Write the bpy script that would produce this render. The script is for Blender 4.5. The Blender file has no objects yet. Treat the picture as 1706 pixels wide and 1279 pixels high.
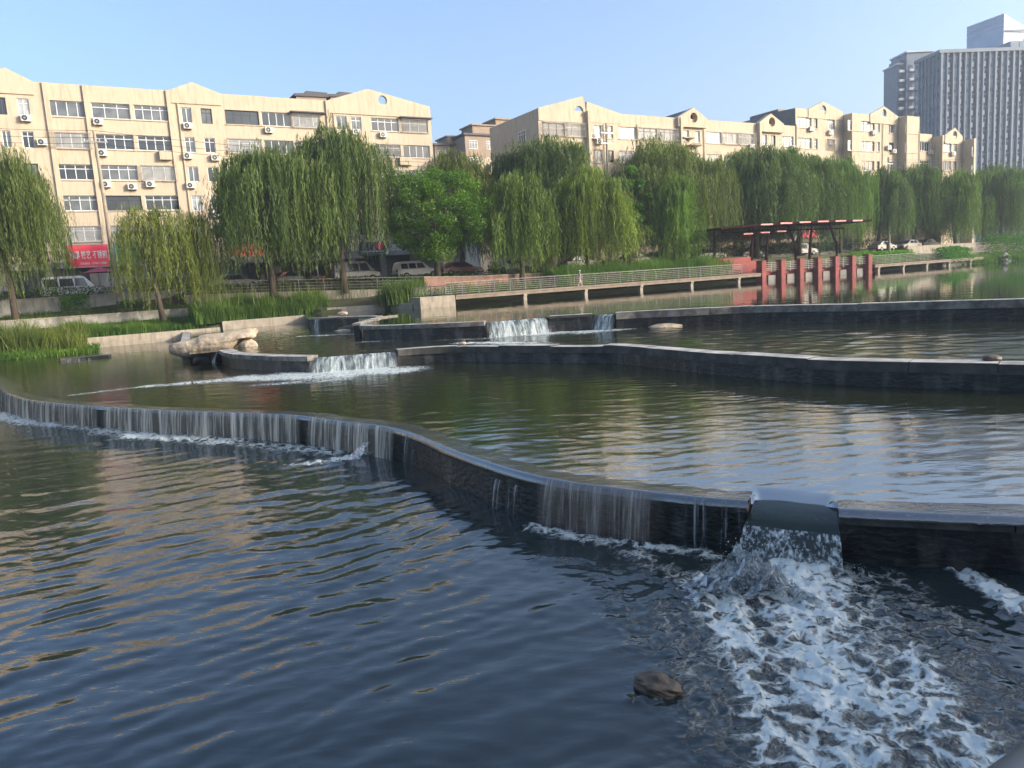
import bpy, math, random
import numpy as np
from mathutils import Vector, Matrix
sc = bpy.context.scene
COL = sc.collection
R_ = math.radians

# ------------------------------------------------------------------ camera
F, CX, CY, EYE = 1250.0, 853.0, 639.5, 3.87
pit, rol = R_(8.0), R_(3.6)
f0 = np.array([0, math.cos(pit), -math.sin(pit)]); u0_ = np.array([0, math.sin(pit), math.cos(pit)]); r0_ = np.array([1., 0, 0])
RT = math.cos(rol)*r0_ - math.sin(rol)*u0_; UP = math.cos(rol)*u0_ + math.sin(rol)*r0_
cam = bpy.data.cameras.new('camera'); camo = bpy.data.objects.new('camera', cam); COL.objects.link(camo)
cam.sensor_width = 36.0; cam.lens = F/1706*36; cam.clip_end = 6000; cam.clip_start = .05
camo.matrix_world = Matrix(((RT[0], UP[0], -f0[0], 0), (RT[1], UP[1], -f0[1], 0), (RT[2], UP[2], -f0[2], EYE), (0, 0, 0, 1)))
sc.camera = camo
# ------------------------------------------------------------------ sky, sun, exposure
SUN_EL, SUN_AZ = R_(19), R_(105)          # azimuth clockwise from +Y
w = bpy.data.worlds.new('World'); sc.world = w; w.use_nodes = True
nt = w.node_tree
sky = nt.nodes.new('ShaderNodeTexSky'); sky.sky_type = 'NISHITA'; sky.sun_disc = False
sky.sun_elevation = SUN_EL; sky.sun_rotation = SUN_AZ; sky.air_density = 1.0; sky.dust_density = 5.0; sky.ozone_density = 3.2; sky.altitude = 50
bg = nt.nodes['Background']; bg.inputs['Strength'].default_value = .15
nt.links.new(sky.outputs[0], bg.inputs[0])
sl = bpy.data.lights.new('sun', 'SUN'); slo = bpy.data.objects.new('sun', sl); COL.objects.link(slo)
sl.energy = 2.0; sl.angle = R_(.6); sl.color = (1.0, .89, .75)
sd = Vector((math.sin(SUN_AZ)*math.cos(SUN_EL), math.cos(SUN_AZ)*math.cos(SUN_EL), math.sin(SUN_EL)))
slo.rotation_euler = sd.to_track_quat('Z', 'Y').to_euler()
sc.view_settings.view_transform = 'Standard'; sc.view_settings.look = 'None'; sc.view_settings.gamma = 1
sc.view_settings.exposure = 1.42
try:
    sc.cycles.use_denoising = True
    sc.cycles.max_bounces = 6; sc.cycles.transparent_max_bounces = 16; sc.cycles.volume_bounces = 0
    sc.cycles.volume_step_rate = 4; sc.cycles.caustics_reflective = False; sc.cycles.caustics_refractive = False
except Exception: pass

# ------------------------------------------------------------------ coordinates
U = np.array([math.sin(R_(60)), math.cos(R_(60))]); V = np.array([-U[1], U[0]])   # along / across the far bank
def ray(x, y): return f0 + (x-CX)/F*RT - (y-CY)/F*UP
def onz(x, y, z):
    d = ray(x, y); t = (z-EYE)/d[2]; return np.array([0, 0, EYE]) + d*t
def onv(x, y, v):
    d = ray(x, y); t = v/(d[:2]@V); P = d*t; return P[:2]@U, P[2]+EYE
def onY(x, y, Y):
    d = ray(x, y); t = Y/d[1]; return np.array([0, 0, EYE]) + d*t
def azp(x, y=560):
    d = ray(x, y); return math.atan2(d[0], d[1])
def uv(u, v, z=0.): p = u*U+v*V; return (p[0], p[1], z)
ROTB = R_(30)        # local x along the bank, local y away from the river
Z1, Z2, Z3, Z4 = 0., .67, 1.22, 1.92

# ------------------------------------------------------------------ noise
_rt = np.random.RandomState(7).rand(256, 256)
def vn(x, y, s=0):
    xi = np.floor(x).astype(int); yi = np.floor(y).astype(int); fx = x-xi; fy = y-yi
    fx = fx*fx*(3-2*fx); fy = fy*fy*(3-2*fy); a = (xi+s*37) % 256; b = (yi+s*91) % 256; a1 = (a+1) % 256; b1 = (b+1) % 256
    return (_rt[a, b]*(1-fx)+_rt[a1, b]*fx)*(1-fy)+(_rt[a, b1]*(1-fx)+_rt[a1, b1]*fx)*fy
def fbm(x, y, o=4, s=0):
    r = 0; a = .5
    for k in range(o): r = r+a*vn(x*2**k, y*2**k, s+k*5); a *= .5
    return r/(1-.5**o)

# ------------------------------------------------------------------ materials
def nmat(name):
    m = bpy.data.materials.new(name); m.use_nodes = True
    t = m.node_tree; return m, t, t.nodes, t.links, t.nodes['Principled BSDF']
def N(t, ty, **k):
    n = t.nodes.new(ty)
    for a, b in k.items():
        if hasattr(n, a): setattr(n, a, b)
        else: n.inputs[a].default_value = b
    return n
def ramp(t, a, b, ca=(0, 0, 0, 1), cb=(1, 1, 1, 1)):
    r = t.nodes.new('ShaderNodeValToRGB'); r.color_ramp.elements[0].position = a; r.color_ramp.elements[1].position = b
    r.color_ramp.elements[0].color = ca; r.color_ramp.elements[1].color = cb; return r
def c4(c, k=1.): return (c[0]*k, c[1]*k, c[2]*k, 1)
def surf(name, c, c2=None, rough=.8, scale=2., stretch=(1, 1, 1), bump=0., bscale=20., metal=0., spec=.4, lo=.35, hi=.65, coord='Object', stain=None, ssc=(1.2, 1.2, .25)):
    m, t, n, l, p = nmat(name)
    p.inputs['Roughness'].default_value = rough; p.inputs['Metallic'].default_value = metal; p.inputs['Specular IOR Level'].default_value = spec
    tc = N(t, 'ShaderNodeTexCoord'); mp = N(t, 'ShaderNodeMapping'); mp.inputs['Scale'].default_value = stretch
    l.new(tc.outputs[coord], mp.inputs[0])
    if c2 is None: c2 = tuple(x*.75 for x in c)
    nz = N(t, 'ShaderNodeTexNoise'); nz.inputs['Scale'].default_value = scale; nz.inputs['Detail'].default_value = 6; nz.inputs['Roughness'].default_value = .6
    l.new(mp.outputs[0], nz.inputs[0])
    r = ramp(t, lo, hi, c4(c2), c4(c)); l.new(nz.outputs[0], r.inputs[0]); out = r.outputs[0]
    if stain:
        mp2 = N(t, 'ShaderNodeMapping'); mp2.inputs['Scale'].default_value = ssc; l.new(tc.outputs[coord], mp2.inputs[0])
        nz2 = N(t, 'ShaderNodeTexNoise'); nz2.inputs['Scale'].default_value = 2.2; nz2.inputs['Detail'].default_value = 5; l.new(mp2.outputs[0], nz2.inputs[0])
        r2 = ramp(t, .5, .72); l.new(nz2.outputs[0], r2.inputs[0])
        mx = N(t, 'ShaderNodeMix', data_type='RGBA'); l.new(r2.outputs[0], mx.inputs[0]); l.new(out, mx.inputs[6]); mx.inputs[7].default_value = c4(stain); out = mx.outputs[2]
    l.new(out, p.inputs['Base Color'])
    if bump:
        nb = N(t, 'ShaderNodeTexNoise'); nb.inputs['Scale'].default_value = bscale; nb.inputs['Detail'].default_value = 5; l.new(mp.outputs[0], nb.inputs[0])
        b = N(t, 'ShaderNodeBump'); b.inputs['Strength'].default_value = 1; b.inputs['Distance'].default_value = bump
        l.new(nb.outputs[0], b.inputs['Height']); l.new(b.outputs[0], p.inputs['Normal'])
    return m
M = {}
M['cream'] = surf('cream_render', (.52, .43, .315), (.48, .395, .29), .9, .6, stain=(.39, .315, .225), ssc=(1.6, 1.6, .22))
M['creamlow'] = surf('pale_stone_cladding', (.52, .45, .34), (.45, .38, .28), .9, 1.2)
M['greyrender'] = surf('grey_render', (.24, .225, .20), None, .9, .8)
M['brownrender'] = surf('brown_render', (.33, .25, .18), (.26, .20, .15), .9, .8)
M['roofdark'] = surf('dark_roof', (.10, .095, .10), None, .8, 2)
M['whiteframe'] = surf('white_frame', (.72, .74, .75), (.66, .68, .70), .5, 1)
M['darkframe'] = surf('dark_frame', (.06, .07, .07), None, .5, 1)
M['greymetal'] = surf('grey_metal', (.32, .33, .34), (.22, .23, .24), .45, 3, metal=.5)
M['palemetal'] = surf('pale_metal_rail', (.36, .33, .29), (.25, .235, .205), .5, 3)
M['glassdark'] = surf('dark_glass', (.035, .045, .055), (.02, .024, .03), .06, .7, spec=.7)
M['glassmid'] = surf('grey_glass', (.14, .15, .16), (.07, .08, .09), .1, .9, spec=.6)
M['glasspale'] = surf('curtained_glass', (.42, .43, .43), (.27, .29, .30), .15, 1.4, spec=.5)
M['glassblue'] = surf('blue_tower_glass', (.19, .27, .34), (.10, .16, .22), .12, .35, spec=.6)
M['towerpanel'] = surf('tower_panel', (.20, .24, .285), (.165, .20, .24), .6, .5)
M['glasssky'] = surf('pale_sky_glass', (.36, .44, .56), (.26, .33, .45), .15, .2, spec=.6)
M['towerdark'] = surf('tower_dark_bay', (.06, .085, .115), None, .4, .5)
M['towerwhite'] = surf('tower_white_panel', (.62, .64, .66), (.55, .57, .6), .6, .5)
M['acwhite'] = surf('off_white_enamel', (.62, .60, .55), (.5, .48, .43), .5, 3)
M['black'] = surf('black_plastic', (.03, .03, .032), None, .5, 3)
M['tyre'] = surf('tyre_rubber', (.02, .02, .02), None, .8, 3)
M['concrete'] = surf('pale_concrete', (.38, .33, .26), (.28, .24, .185), .9, 1.5, bump=.01, bscale=12, stain=(.20, .175, .13), ssc=(2, 2, .35))
M['greywall'] = surf('weathered_wall', (.40, .38, .33), (.29, .275, .235), .95, .9, stain=(.19, .185, .16), ssc=(1, 1, .3))
M['brickwall'] = surf('pink_brick_wall', (.36, .19, .14), (.24, .15, .11), .9, 2.5)
M['redwall'] = surf('red_paint_concrete', (.27, .062, .05), (.17, .04, .035), .8, 2)
M['redbeam'] = surf('dark_red_steel', (.028, .007, .007), (.018, .005, .005), .9, 2, spec=.05)
M['skylight'] = surf('pink_skylight', (.62, .20, .20), (.5, .15, .15), .35, 1)
M['deck'] = surf('boardwalk_concrete', (.27, .215, .165), (.17, .135, .10), .9, 1.2, bump=.006)
M['asphalt'] = surf('asphalt', (.07, .07, .072), (.05, .05, .05), .9, 4)
M['soil'] = surf('soil_and_grass', (.055, .075, .022), (.06, .048, .028), .95, .9)
M['grassbank'] = surf('lit_grass', (.13, .26, .03), (.09, .17, .025), .95, 2.5)
M['weirwall'] = surf('wet_dark_stone', (.030, .029, .027), (.010, .010, .011), .28, 2.2, (1, 1, 2), bump=.03, bscale=7, spec=.35, stain=(.10, .092, .078), ssc=(1.1, 1.1, .35))
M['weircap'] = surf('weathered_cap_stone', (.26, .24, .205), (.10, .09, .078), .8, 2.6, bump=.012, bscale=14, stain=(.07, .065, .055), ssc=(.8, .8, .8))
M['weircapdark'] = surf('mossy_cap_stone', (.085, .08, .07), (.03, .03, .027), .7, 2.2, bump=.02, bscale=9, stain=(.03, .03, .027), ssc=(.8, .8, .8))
M['captop'] = surf('dry_cap_top_painted_sun', (.50, .47, .42), (.20, .19, .17), .85, 1.6, bump=.01, bscale=14, stain=(.16, .15, .13), ssc=(.7, .7, .7))  # dry stone, colour made paler to paint sunlight onto the top faces
M['rock'] = surf('sunlit_boulder', (.50, .41, .30), (.33, .26, .18), .9, 1.6, bump=.06, bscale=5, stain=(.20, .165, .12), ssc=(1, 1, 1))
M['darkrock'] = surf('wet_rock', (.06, .055, .045), None, .4, 3, bump=.03, bscale=8)
M['stone'] = surf('mottled_stone', (.15, .11, .075), (.055, .042, .03), .55, 9, bump=.02, bscale=14, stain=(.10, .075, .05), ssc=(3, 3, 3))
M['bark'] = surf('bark', (.10, .075, .055), (.05, .038, .03), .95, 3, (3, 3, .6), bump=.03, bscale=8)
M['pole'] = surf('concrete_pole', (.36, .31, .24), (.26, .22, .17), .9, 2)
M['yellow'] = surf('yellow_band', (.55, .42, .05), None, .6, 3)
M['redsign'] = surf('red_sign', (.62, .035, .075), (.55, .03, .06), .5, 1)
M['greensign'] = surf('teal_sign', (.02, .22, .17), (.015, .15, .14), .5, 1.5)
M['bluesign'] = surf('navy_sign', (.03, .035, .13), None, .5, 1)
M['greysign'] = surf('grey_sign', (.26, .28, .28), None, .5, 1)
M['tarp'] = surf('pale_tarpaulin', (.55, .53, .47), (.38, .36, .32), .8, 1.5, bump=.05, bscale=3)
M['timber'] = surf('stacked_timber', (.19, .13, .09), (.09, .06, .045), .9, 6, (1, 1, 6), bump=.02)
M['white'] = surf('white_paint', (.58, .58, .57), (.5, .5, .49), .35, 1)
M['silver'] = surf('silver_paint', (.26, .26, .25), (.22, .22, .21), .3, 1, metal=.3)
M['darkcar'] = surf('dark_paint', (.035, .037, .042), None, .25, 1, spec=.6)
M['redcar'] = surf('maroon_paint', (.14, .02, .02), None, .25, 1, spec=.6)
M['orange'] = surf('orange_goods', (.50, .17, .05), (.3, .09, .03), .8, 5)
M['lamp'] = surf('lamp_lens', (.6, .6, .55), None, .2, 3)
M['redlamp'] = surf('red_lens', (.35, .02, .02), None, .2, 3)
M['skin'] = surf('skin', (.50, .29, .20), (.45, .26, .18), .6, 5)
M['lilac'] = surf('lilac_cloth', (.42, .38, .55), (.36, .33, .48), .9, 8)
M['pinkcloth'] = surf('pale_pink_cloth', (.62, .46, .40), (.55, .40, .35), .9, 8)
M['whitecloth'] = surf('white_cloth', (.70, .72, .74), (.6, .62, .64), .9, 8)
M['darkcloth'] = surf('dark_cloth', (.04, .05, .06), None, .9, 8)
M['rail'] = surf('polished_grey_rail', (.15, .155, .16), (.12, .125, .13), .45, 3, metal=.6)
M['umbr'] = surf('maroon_canvas', (.26, .04, .09), (.19, .03, .07), .8, 3)

def leafmat(name, c, c2, tr=.42):
    m, t, n, l, p = nmat(name)
    at = N(t, 'ShaderNodeAttribute'); at.attribute_name = 'tint'
    mx = N(t, 'ShaderNodeMix', data_type='RGBA'); mx.inputs[6].default_value = c4(c2); mx.inputs[7].default_value = c4(c); l.new(at.outputs['Fac'], mx.inputs[0])
    oi = N(t, 'ShaderNodeObjectInfo'); mu = N(t, 'ShaderNodeMix', data_type='RGBA', blend_type='MULTIPLY'); mu.inputs[0].default_value = 1
    l.new(mx.outputs[2], mu.inputs[6]); l.new(oi.outputs['Color'], mu.inputs[7])
    d = N(t, 'ShaderNodeBsdfDiffuse'); tl = N(t, 'ShaderNodeBsdfTranslucent'); g = N(t, 'ShaderNodeBsdfGlossy'); g.inputs['Roughness'].default_value = .45
    for q in (d, tl): l.new(mu.outputs[2], q.inputs[0])
    a = N(t, 'ShaderNodeMixShader'); a.inputs[0].default_value = tr; l.new(d.outputs[0], a.inputs[1]); l.new(tl.outputs[0], a.inputs[2])
    b = N(t, 'ShaderNodeMixShader'); b.inputs[0].default_value = .015; l.new(a.outputs[0], b.inputs[1]); l.new(g.outputs[0], b.inputs[2])
    l.new(b.outputs[0], n['Material Output'].inputs[0]); n.remove(p)
    return m
M['willow'] = leafmat('willow_leaves', (.19, .27, .05), (.042, .072, .021))
M['leaf'] = leafmat('broad_leaves', (.15, .29, .03), (.04, .10, .014))
M['reed'] = leafmat('reed_blades', (.15, .21, .045), (.04, .08, .018))
M['hedge'] = leafmat('hedge_leaves', (.07, .14, .03), (.025, .055, .015), .2)

def watermat(name, base, b1=(.012, 5., (1, 2.2)), b2=(.004, 22., (1, 1.5)), rot=0., foamscale=6., ior=1.4, rough=.03, foamcol=(.62, .67, .63), warp=.42, soft=.30):
    m, t, n, l, p = nmat(name)
    p.inputs['Base Color'].default_value = c4(base); p.inputs['Roughness'].default_value = rough; p.inputs['IOR'].default_value = ior
    geo = N(t, 'ShaderNodeNewGeometry')
    hs = []
    for amp, s, st in (b1, b2):
        mp = N(t, 'ShaderNodeMapping'); mp.inputs['Rotation'].default_value = (0, 0, rot); mp.inputs['Scale'].default_value = (st[0], st[1], 1)
        l.new(geo.outputs['Position'], mp.inputs[0])
        nz = N(t, 'ShaderNodeTexNoise'); nz.inputs['Scale'].default_value = s; nz.inputs['Detail'].default_value = 3; nz.inputs['Distortion'].default_value = .4
        l.new(mp.outputs[0], nz.inputs[0])
        mm = N(t, 'ShaderNodeMath', operation='MULTIPLY'); mm.inputs[1].default_value = amp; l.new(nz.outputs[0], mm.inputs[0]); hs.append(mm)
    ad = N(t, 'ShaderNodeMath', operation='ADD'); l.new(hs[0].outputs[0], ad.inputs[0]); l.new(hs[1].outputs[0], ad.inputs[1])
    # foam: lacy cells thresholded by the surface's foam coverage
    at = N(t, 'ShaderNodeAttribute'); at.attribute_name = 'foam'
    wn = N(t, 'ShaderNodeTexNoise'); wn.inputs['Scale'].default_value = 3.5; wn.inputs['Detail'].default_value = 4; l.new(geo.outputs['Position'], wn.inputs[0])
    vs = N(t, 'ShaderNodeVectorMath', operation='SCALE'); vs.inputs['Scale'].default_value = warp; l.new(wn.outputs['Color'], vs.inputs[0])
    va = N(t, 'ShaderNodeVectorMath', operation='ADD'); l.new(geo.outputs['Position'], va.inputs[0]); l.new(vs.outputs[0], va.inputs[1])
    vo = N(t, 'ShaderNodeTexVoronoi', feature='DISTANCE_TO_EDGE'); vo.inputs['Scale'].default_value = foamscale; l.new(va.outputs[0], vo.inputs[0])
    vo2 = N(t, 'ShaderNodeTexVoronoi', feature='DISTANCE_TO_EDGE'); vo2.inputs['Scale'].default_value = foamscale*3.4; l.new(va.outputs[0], vo2.inputs[0])
    fn = N(t, 'ShaderNodeTexNoise'); fn.inputs['Scale'].default_value = foamscale*2.0; fn.inputs['Detail'].default_value = 9; fn.inputs['Roughness'].default_value = .72; l.new(va.outputs[0], fn.inputs[0])
    def mth(op, a, b):
        q = N(t, 'ShaderNodeMath', operation=op)
        for i, x in enumerate((a, b)):
            if isinstance(x, (int, float)): q.inputs[i].default_value = x
            else: l.new(x, q.inputs[i])
        return q.outputs[0]
    def wall(o, w_):
        q = N(t, 'ShaderNodeMapRange', interpolation_type='SMOOTHSTEP'); q.inputs['From Min'].default_value = w_; q.inputs['From Max'].default_value = 0.; l.new(o, q.inputs['Value']); return q.outputs[0]
    pat = mth('ADD', mth('ADD', mth('MULTIPLY', wall(vo.outputs['Distance'], .30), .50), mth('MULTIPLY', wall(vo2.outputs['Distance'], .30), .22)), mth('MULTIPLY', mth('SUBTRACT', fn.outputs[0], .5), 1.3))
    v = mth('ADD', pat, mth('MULTIPLY', mth('SUBTRACT', at.outputs['Fac'], .66), 1.45))
    sm = N(t, 'ShaderNodeMapRange', interpolation_type='SMOOTHSTEP'); sm.inputs['From Min'].default_value = .18; sm.inputs['From Max'].default_value = .18+soft*2
    l.new(v, sm.inputs['Value'])
    gate = N(t, 'ShaderNodeMapRange'); gate.inputs['From Min'].default_value = .08; gate.inputs['From Max'].default_value = .35; l.new(at.outputs['Fac'], gate.inputs['Value'])
    fo = mth('MULTIPLY', sm.outputs[0], gate.outputs[0])
    hh = mth('ADD', ad.outputs[0], mth('MULTIPLY', fo, .03))
    bp = N(t, 'ShaderNodeBump'); bp.inputs['Strength'].default_value = 1; bp.inputs['Distance'].default_value = 1.
    l.new(hh, bp.inputs['Height']); l.new(bp.outputs[0], p.inputs['Normal'])
    df = N(t, 'ShaderNodeBsdfPrincipled'); fc_ = ramp(t, .2, .85, c4(foamcol, .35), c4(foamcol)); l.new(v, fc_.inputs[0]); l.new(fc_.outputs[0], df.inputs['Base Color']); df.inputs['Roughness'].default_value = .35
    df.inputs['Subsurface Weight'].default_value = 0
    l.new(bp.outputs[0], df.inputs['Normal'])
    mx = N(t, 'ShaderNodeMixShader'); fo2 = mth('MULTIPLY', fo, .86); l.new(fo2, mx.inputs[0]); l.new(p.outputs[0], mx.inputs[1]); l.new(df.outputs[0], mx.inputs[2])
    l.new(mx.outputs[0], n['Material Output'].inputs[0])
    return m
M['w1'] = watermat('water_foreground', (.016, .024, .024), (.0045, 3.2, (1, 2.4)), (.0005, 15., (1, 1.8)), rot=R_(-32), foamscale=3.7, ior=1.6, rough=.01)
M['w2'] = watermat('water_middle', (.020, .024, .012), (.0035, 4.5, (1, 2.6)), (.0005, 18., (1, 1.6)), rot=R_(8), foamscale=5, ior=4.5, rough=.01)
M['w3'] = watermat('water_back', (.026, .030, .018), (.007, 4.0, (1, 2.)), (.001, 20., (1, 1.6)), rot=R_(-5), foamscale=4, ior=2.2, rough=.02)
M['w4'] = watermat('water_upper', (.022, .028, .014), (.0008, 2.6, (1, 2.5)), (.0003, 12., (1, 1.6)), rot=R_(5), foamscale=3, ior=2.5, rough=.01)
M['film'] = watermat('water_film_on_stone', (.05, .052, .055), (.006, 5., (1, 1.5)), (.003, 18., (1, 1.2)), foamscale=5, rough=.03, ior=2.5)

def fallmat(name, col, dark, lo, hi, su, sv, alpha=1., gl=.25, det=4, base=0., lf=.8):
    m, t, n, l, p = nmat(name); n.remove(p)
    tc = N(t, 'ShaderNodeTexCoord'); mp = N(t, 'ShaderNodeMapping'); mp.inputs['Scale'].default_value = (su, sv, 1); l.new(tc.outputs['UV'], mp.inputs[0])
    nz = N(t, 'ShaderNodeTexNoise'); nz.inputs['Scale'].default_value = 1; nz.inputs['Detail'].default_value = det; nz.inputs['Roughness'].default_value = .65; nz.inputs['Distortion'].default_value = .25; l.new(mp.outputs[0], nz.inputs[0])
    mp2 = N(t, 'ShaderNodeMapping'); mp2.inputs['Scale'].default_value = (su*.16, sv*.4, 1); l.new(tc.outputs['UV'], mp2.inputs[0])
    nz2 = N(t, 'ShaderNodeTexNoise'); nz2.inputs['Scale'].default_value = 1; nz2.inputs['Detail'].default_value = 2; l.new(mp2.outputs[0], nz2.inputs[0])
    ad = N(t, 'ShaderNodeMath', operation='MULTIPLY_ADD'); ad.inputs[1].default_value = lf; l.new(nz2.outputs[0], ad.inputs[0]); l.new(nz.outputs[0], ad.inputs[2])
    sb = N(t, 'ShaderNodeMath', operation='SUBTRACT'); sb.inputs[1].default_value = lf*.5; l.new(ad.outputs[0], sb.inputs[0])
    r = ramp(t, lo, hi); l.new(sb.outputs[0], r.inputs[0])
    cr = ramp(t, lo, hi+.12, c4(dark), c4(col)); l.new(sb.outputs[0], cr.inputs[0])
    bp = N(t, 'ShaderNodeBump'); bp.inputs['Distance'].default_value = .02; l.new(sb.outputs[0], bp.inputs['Height'])
    d = N(t, 'ShaderNodeBsdfDiffuse'); l.new(cr.outputs[0], d.inputs[0]); g = N(t, 'ShaderNodeBsdfGlossy'); g.inputs['Roughness'].default_value = .12
    for q in (d, g): l.new(bp.outputs[0], q.inputs['Normal'])
    a = N(t, 'ShaderNodeMixShader'); a.inputs[0].default_value = gl; l.new(d.outputs[0], a.inputs[1]); l.new(g.outputs[0], a.inputs[2])
    tr = N(t, 'ShaderNodeBsdfTransparent'); mx = N(t, 'ShaderNodeMixShader')
    mr = N(t, 'ShaderNodeMapRange'); mr.inputs['To Min'].default_value = base; mr.inputs['To Max'].default_value = alpha; l.new(r.outputs[0], mr.inputs['Value'])
    fa = N(t, 'ShaderNodeAttribute'); fa.attribute_name = 'fade'; fm = N(t, 'ShaderNodeMath', operation='MULTIPLY', use_clamp=True); l.new(fa.outputs['Fac'], fm.inputs[0])
    f2 = N(t, 'ShaderNodeMath', operation='MULTIPLY_ADD'); l.new(nz.outputs[0], f2.inputs[0]); f2.inputs[1].default_value = 2.2; f2.inputs[2].default_value = -.35; f3 = N(t, 'ShaderNodeMapRange'); l.new(fa.outputs['Fac'], f3.inputs['Value']); l.new(f2.outputs[0], f3.inputs['To Min']); f3.inputs['To Max'].default_value = 1
    l.new(f3.outputs[0], fm.inputs[1]); fz = N(t, 'ShaderNodeMath', operation='MULTIPLY', use_clamp=True); l.new(mr.outputs[0], fz.inputs[0]); l.new(fm.outputs[0], fz.inputs[1])
    l.new(fz.outputs[0], mx.inputs[0]); l.new(tr.outputs[0], mx.inputs[1]); l.new(a.outputs[0], mx.inputs[2]); l.new(mx.outputs[0], n['Material Output'].inputs[0])
    return m
M['fall1'] = fallmat('falling_water_thin', (.78, .68, .55), (.17, .145, .11), .40, .64, 24, .8, .9, .12, det=6, base=.5, lf=1.1)
M['fallb'] = fallmat('falling_water_brown', (.50, .41, .35), (.085, .055, .040), .42, .74, 30, .9, .85, .15, det=6, base=.55)
M['fall2'] = fallmat('falling_water_white', (.58, .63, .62), (.10, .13, .12), .36, .60, 9, 1.6, .95, .12, base=.6)
M['falln'] = fallmat('falling_water_lacy', (.80, .84, .82), (.035, .045, .04), .47, .58, 20, 11, .95, .06, 7, base=.7, lf=.3)
M['fallx'] = fallmat('falling_water_strands', (.55, .57, .58), (.1, .1, .1), .52, .72, 24, .8, .8, .2)

# ------------------------------------------------------------------ mesh helpers
def mesh_np(name, verts, faces, mats, attrs=None, uvs=None, smooth=False, mi=None):
    """verts (n,3); faces (m,k) with constant k"""
    verts = np.asarray(verts, dtype=np.float32); faces = np.asarray(faces, dtype=np.int32)
    me = bpy.data.meshes.new(name); k = faces.shape[1]; nf = len(faces)
    me.vertices.add(len(verts)); me.vertices.foreach_set('co', verts.ravel())
    me.loops.add(nf*k); me.loops.foreach_set('vertex_index', faces.ravel())
    me.polygons.add(nf); me.polygons.foreach_set('loop_start', np.arange(nf, dtype=np.int32)*k)
    if mi is not None: me.polygons.foreach_set('material_index', np.asarray(mi, dtype=np.int32))
    me.polygons.foreach_set('use_smooth', np.full(nf, smooth))
    for m in (mats if isinstance(mats, (list, tuple)) else [mats]): me.materials.append(m)
    for an, d in (attrs or {}).items():
        a = me.attributes.new(an, 'FLOAT', 'POINT'); a.data.foreach_set('value', np.asarray(d, dtype=np.float32))
    if uvs is not None:
        ul = me.uv_layers.new(name='UVMap'); ul.data.foreach_set('uv', np.asarray(uvs, dtype=np.float32)[faces.ravel()].ravel())
    me.update(calc_edges=True); return me
def link(name, me, parent=None, loc=None, rotz=0.):
    o = bpy.data.objects.new(name, me); COL.objects.link(o)
    if parent is not None: o.parent = parent
    if loc is not None: o.location = loc
    if rotz: o.rotation_euler = (0, 0, rotz)
    return o
def tag(o, label=None, cat=None, group=None, kind=None):
    if label: o['label'] = label
    if cat: o['category'] = cat
    if group: o['group'] = group
    if kind: o['kind'] = kind
    return o
def thing(name, label, cat, loc=(0, 0, 0), rotz=0., group=None):
    return tag(link(name, None, None, loc, rotz), label, cat, group)
class MB:
    def __init__(s): s.v = []; s.f = []; s.m = []
    def poly(s, pts, m=0):
        b = len(s.v); s.v += [tuple(map(float, p)) for p in pts]; s.f.append(tuple(range(b, b+len(pts)))); s.m.append(m)
    def box(s, x0, x1, y0, y1, z0, z1, m=0):
        b = len(s.v); s.v += [(x, y, z) for z in (z0, z1) for y in (y0, y1) for x in (x0, x1)]
        s.f += [(b, b+2, b+3, b+1), (b+4, b+5, b+7, b+6), (b, b+1, b+5, b+4), (b+2, b+6, b+7, b+3), (b, b+4, b+6, b+2), (b+1, b+3, b+7, b+5)]; s.m += [m]*6
    def bar(s, a, b_, r, n=6, m=0, r2=None):
        s.tube([a, b_], [r, r if r2 is None else r2], n, m)
    def tube(s, pts, rs, n=8, m=0, cap=True):
        pts = [Vector(p) for p in pts]; b = len(s.v); k = len(pts)
        for i, p in enumerate(pts):
            d = (pts[min(i+1, k-1)]-pts[max(i-1, 0)]).normalized(); a = d.cross(Vector((0, 0, 1)))
            if a.length < .05: a = d.cross(Vector((1, 0, 0)))
            a.normalize(); c = d.cross(a)
            for j in range(n):
                t = 2*math.pi*j/n; q = p+(a*math.cos(t)+c*math.sin(t))*rs[i]; s.v.append(tuple(q))
        for i in range(k-1):
            for j in range(n):
                j2 = (j+1) % n; s.f.append((b+i*n+j, b+i*n+j2, b+(i+1)*n+j2, b+(i+1)*n+j)); s.m.append(m)
        if cap:
            s.f.append(tuple(b+j for j in range(n))[::-1]); s.m.append(m); s.f.append(tuple(b+(k-1)*n+j for j in range(n))); s.m.append(m)
    def extrude(s, prof, y0, y1, m=0, axis='y'):
        """prof: list of (x,z) closed polygon, extruded along y"""
        n = len(prof); b = len(s.v)
        for y in (y0, y1): s.v += [(x, y, z) for x, z in prof]
        s.f.append(tuple(range(b, b+n))); s.f.append(tuple(range(b+n, b+2*n))[::-1]); s.m += [m, m]
        for i in range(n):
            j = (i+1) % n; s.f.append((b+i, b+n+i, b+n+j, b+j)); s.m.append(m)
    def mesh(s, name, mats, smooth=False):
        me = bpy.data.meshes.new(name); me.from_pydata(s.v, [], s.f)
        for m in (mats if isinstance(mats, (list, tuple)) else [mats]): me.materials.append(m)
        me.polygons.foreach_set('material_index', s.m)
        if smooth: me.polygons.foreach_set('use_smooth', [True]*len(s.f))
        me.update(); return me
    def build(s, name, mats, parent=None, loc=None, rotz=0., smooth=False): return link(name, s.mesh(name, mats, smooth), parent, loc, rotz)
def bevel(o, w=.02, seg=2):
    b = o.modifiers.new('bevel', 'BEVEL'); b.width = w; b.segments = seg; b.limit_method = 'ANGLE'; return o
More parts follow.
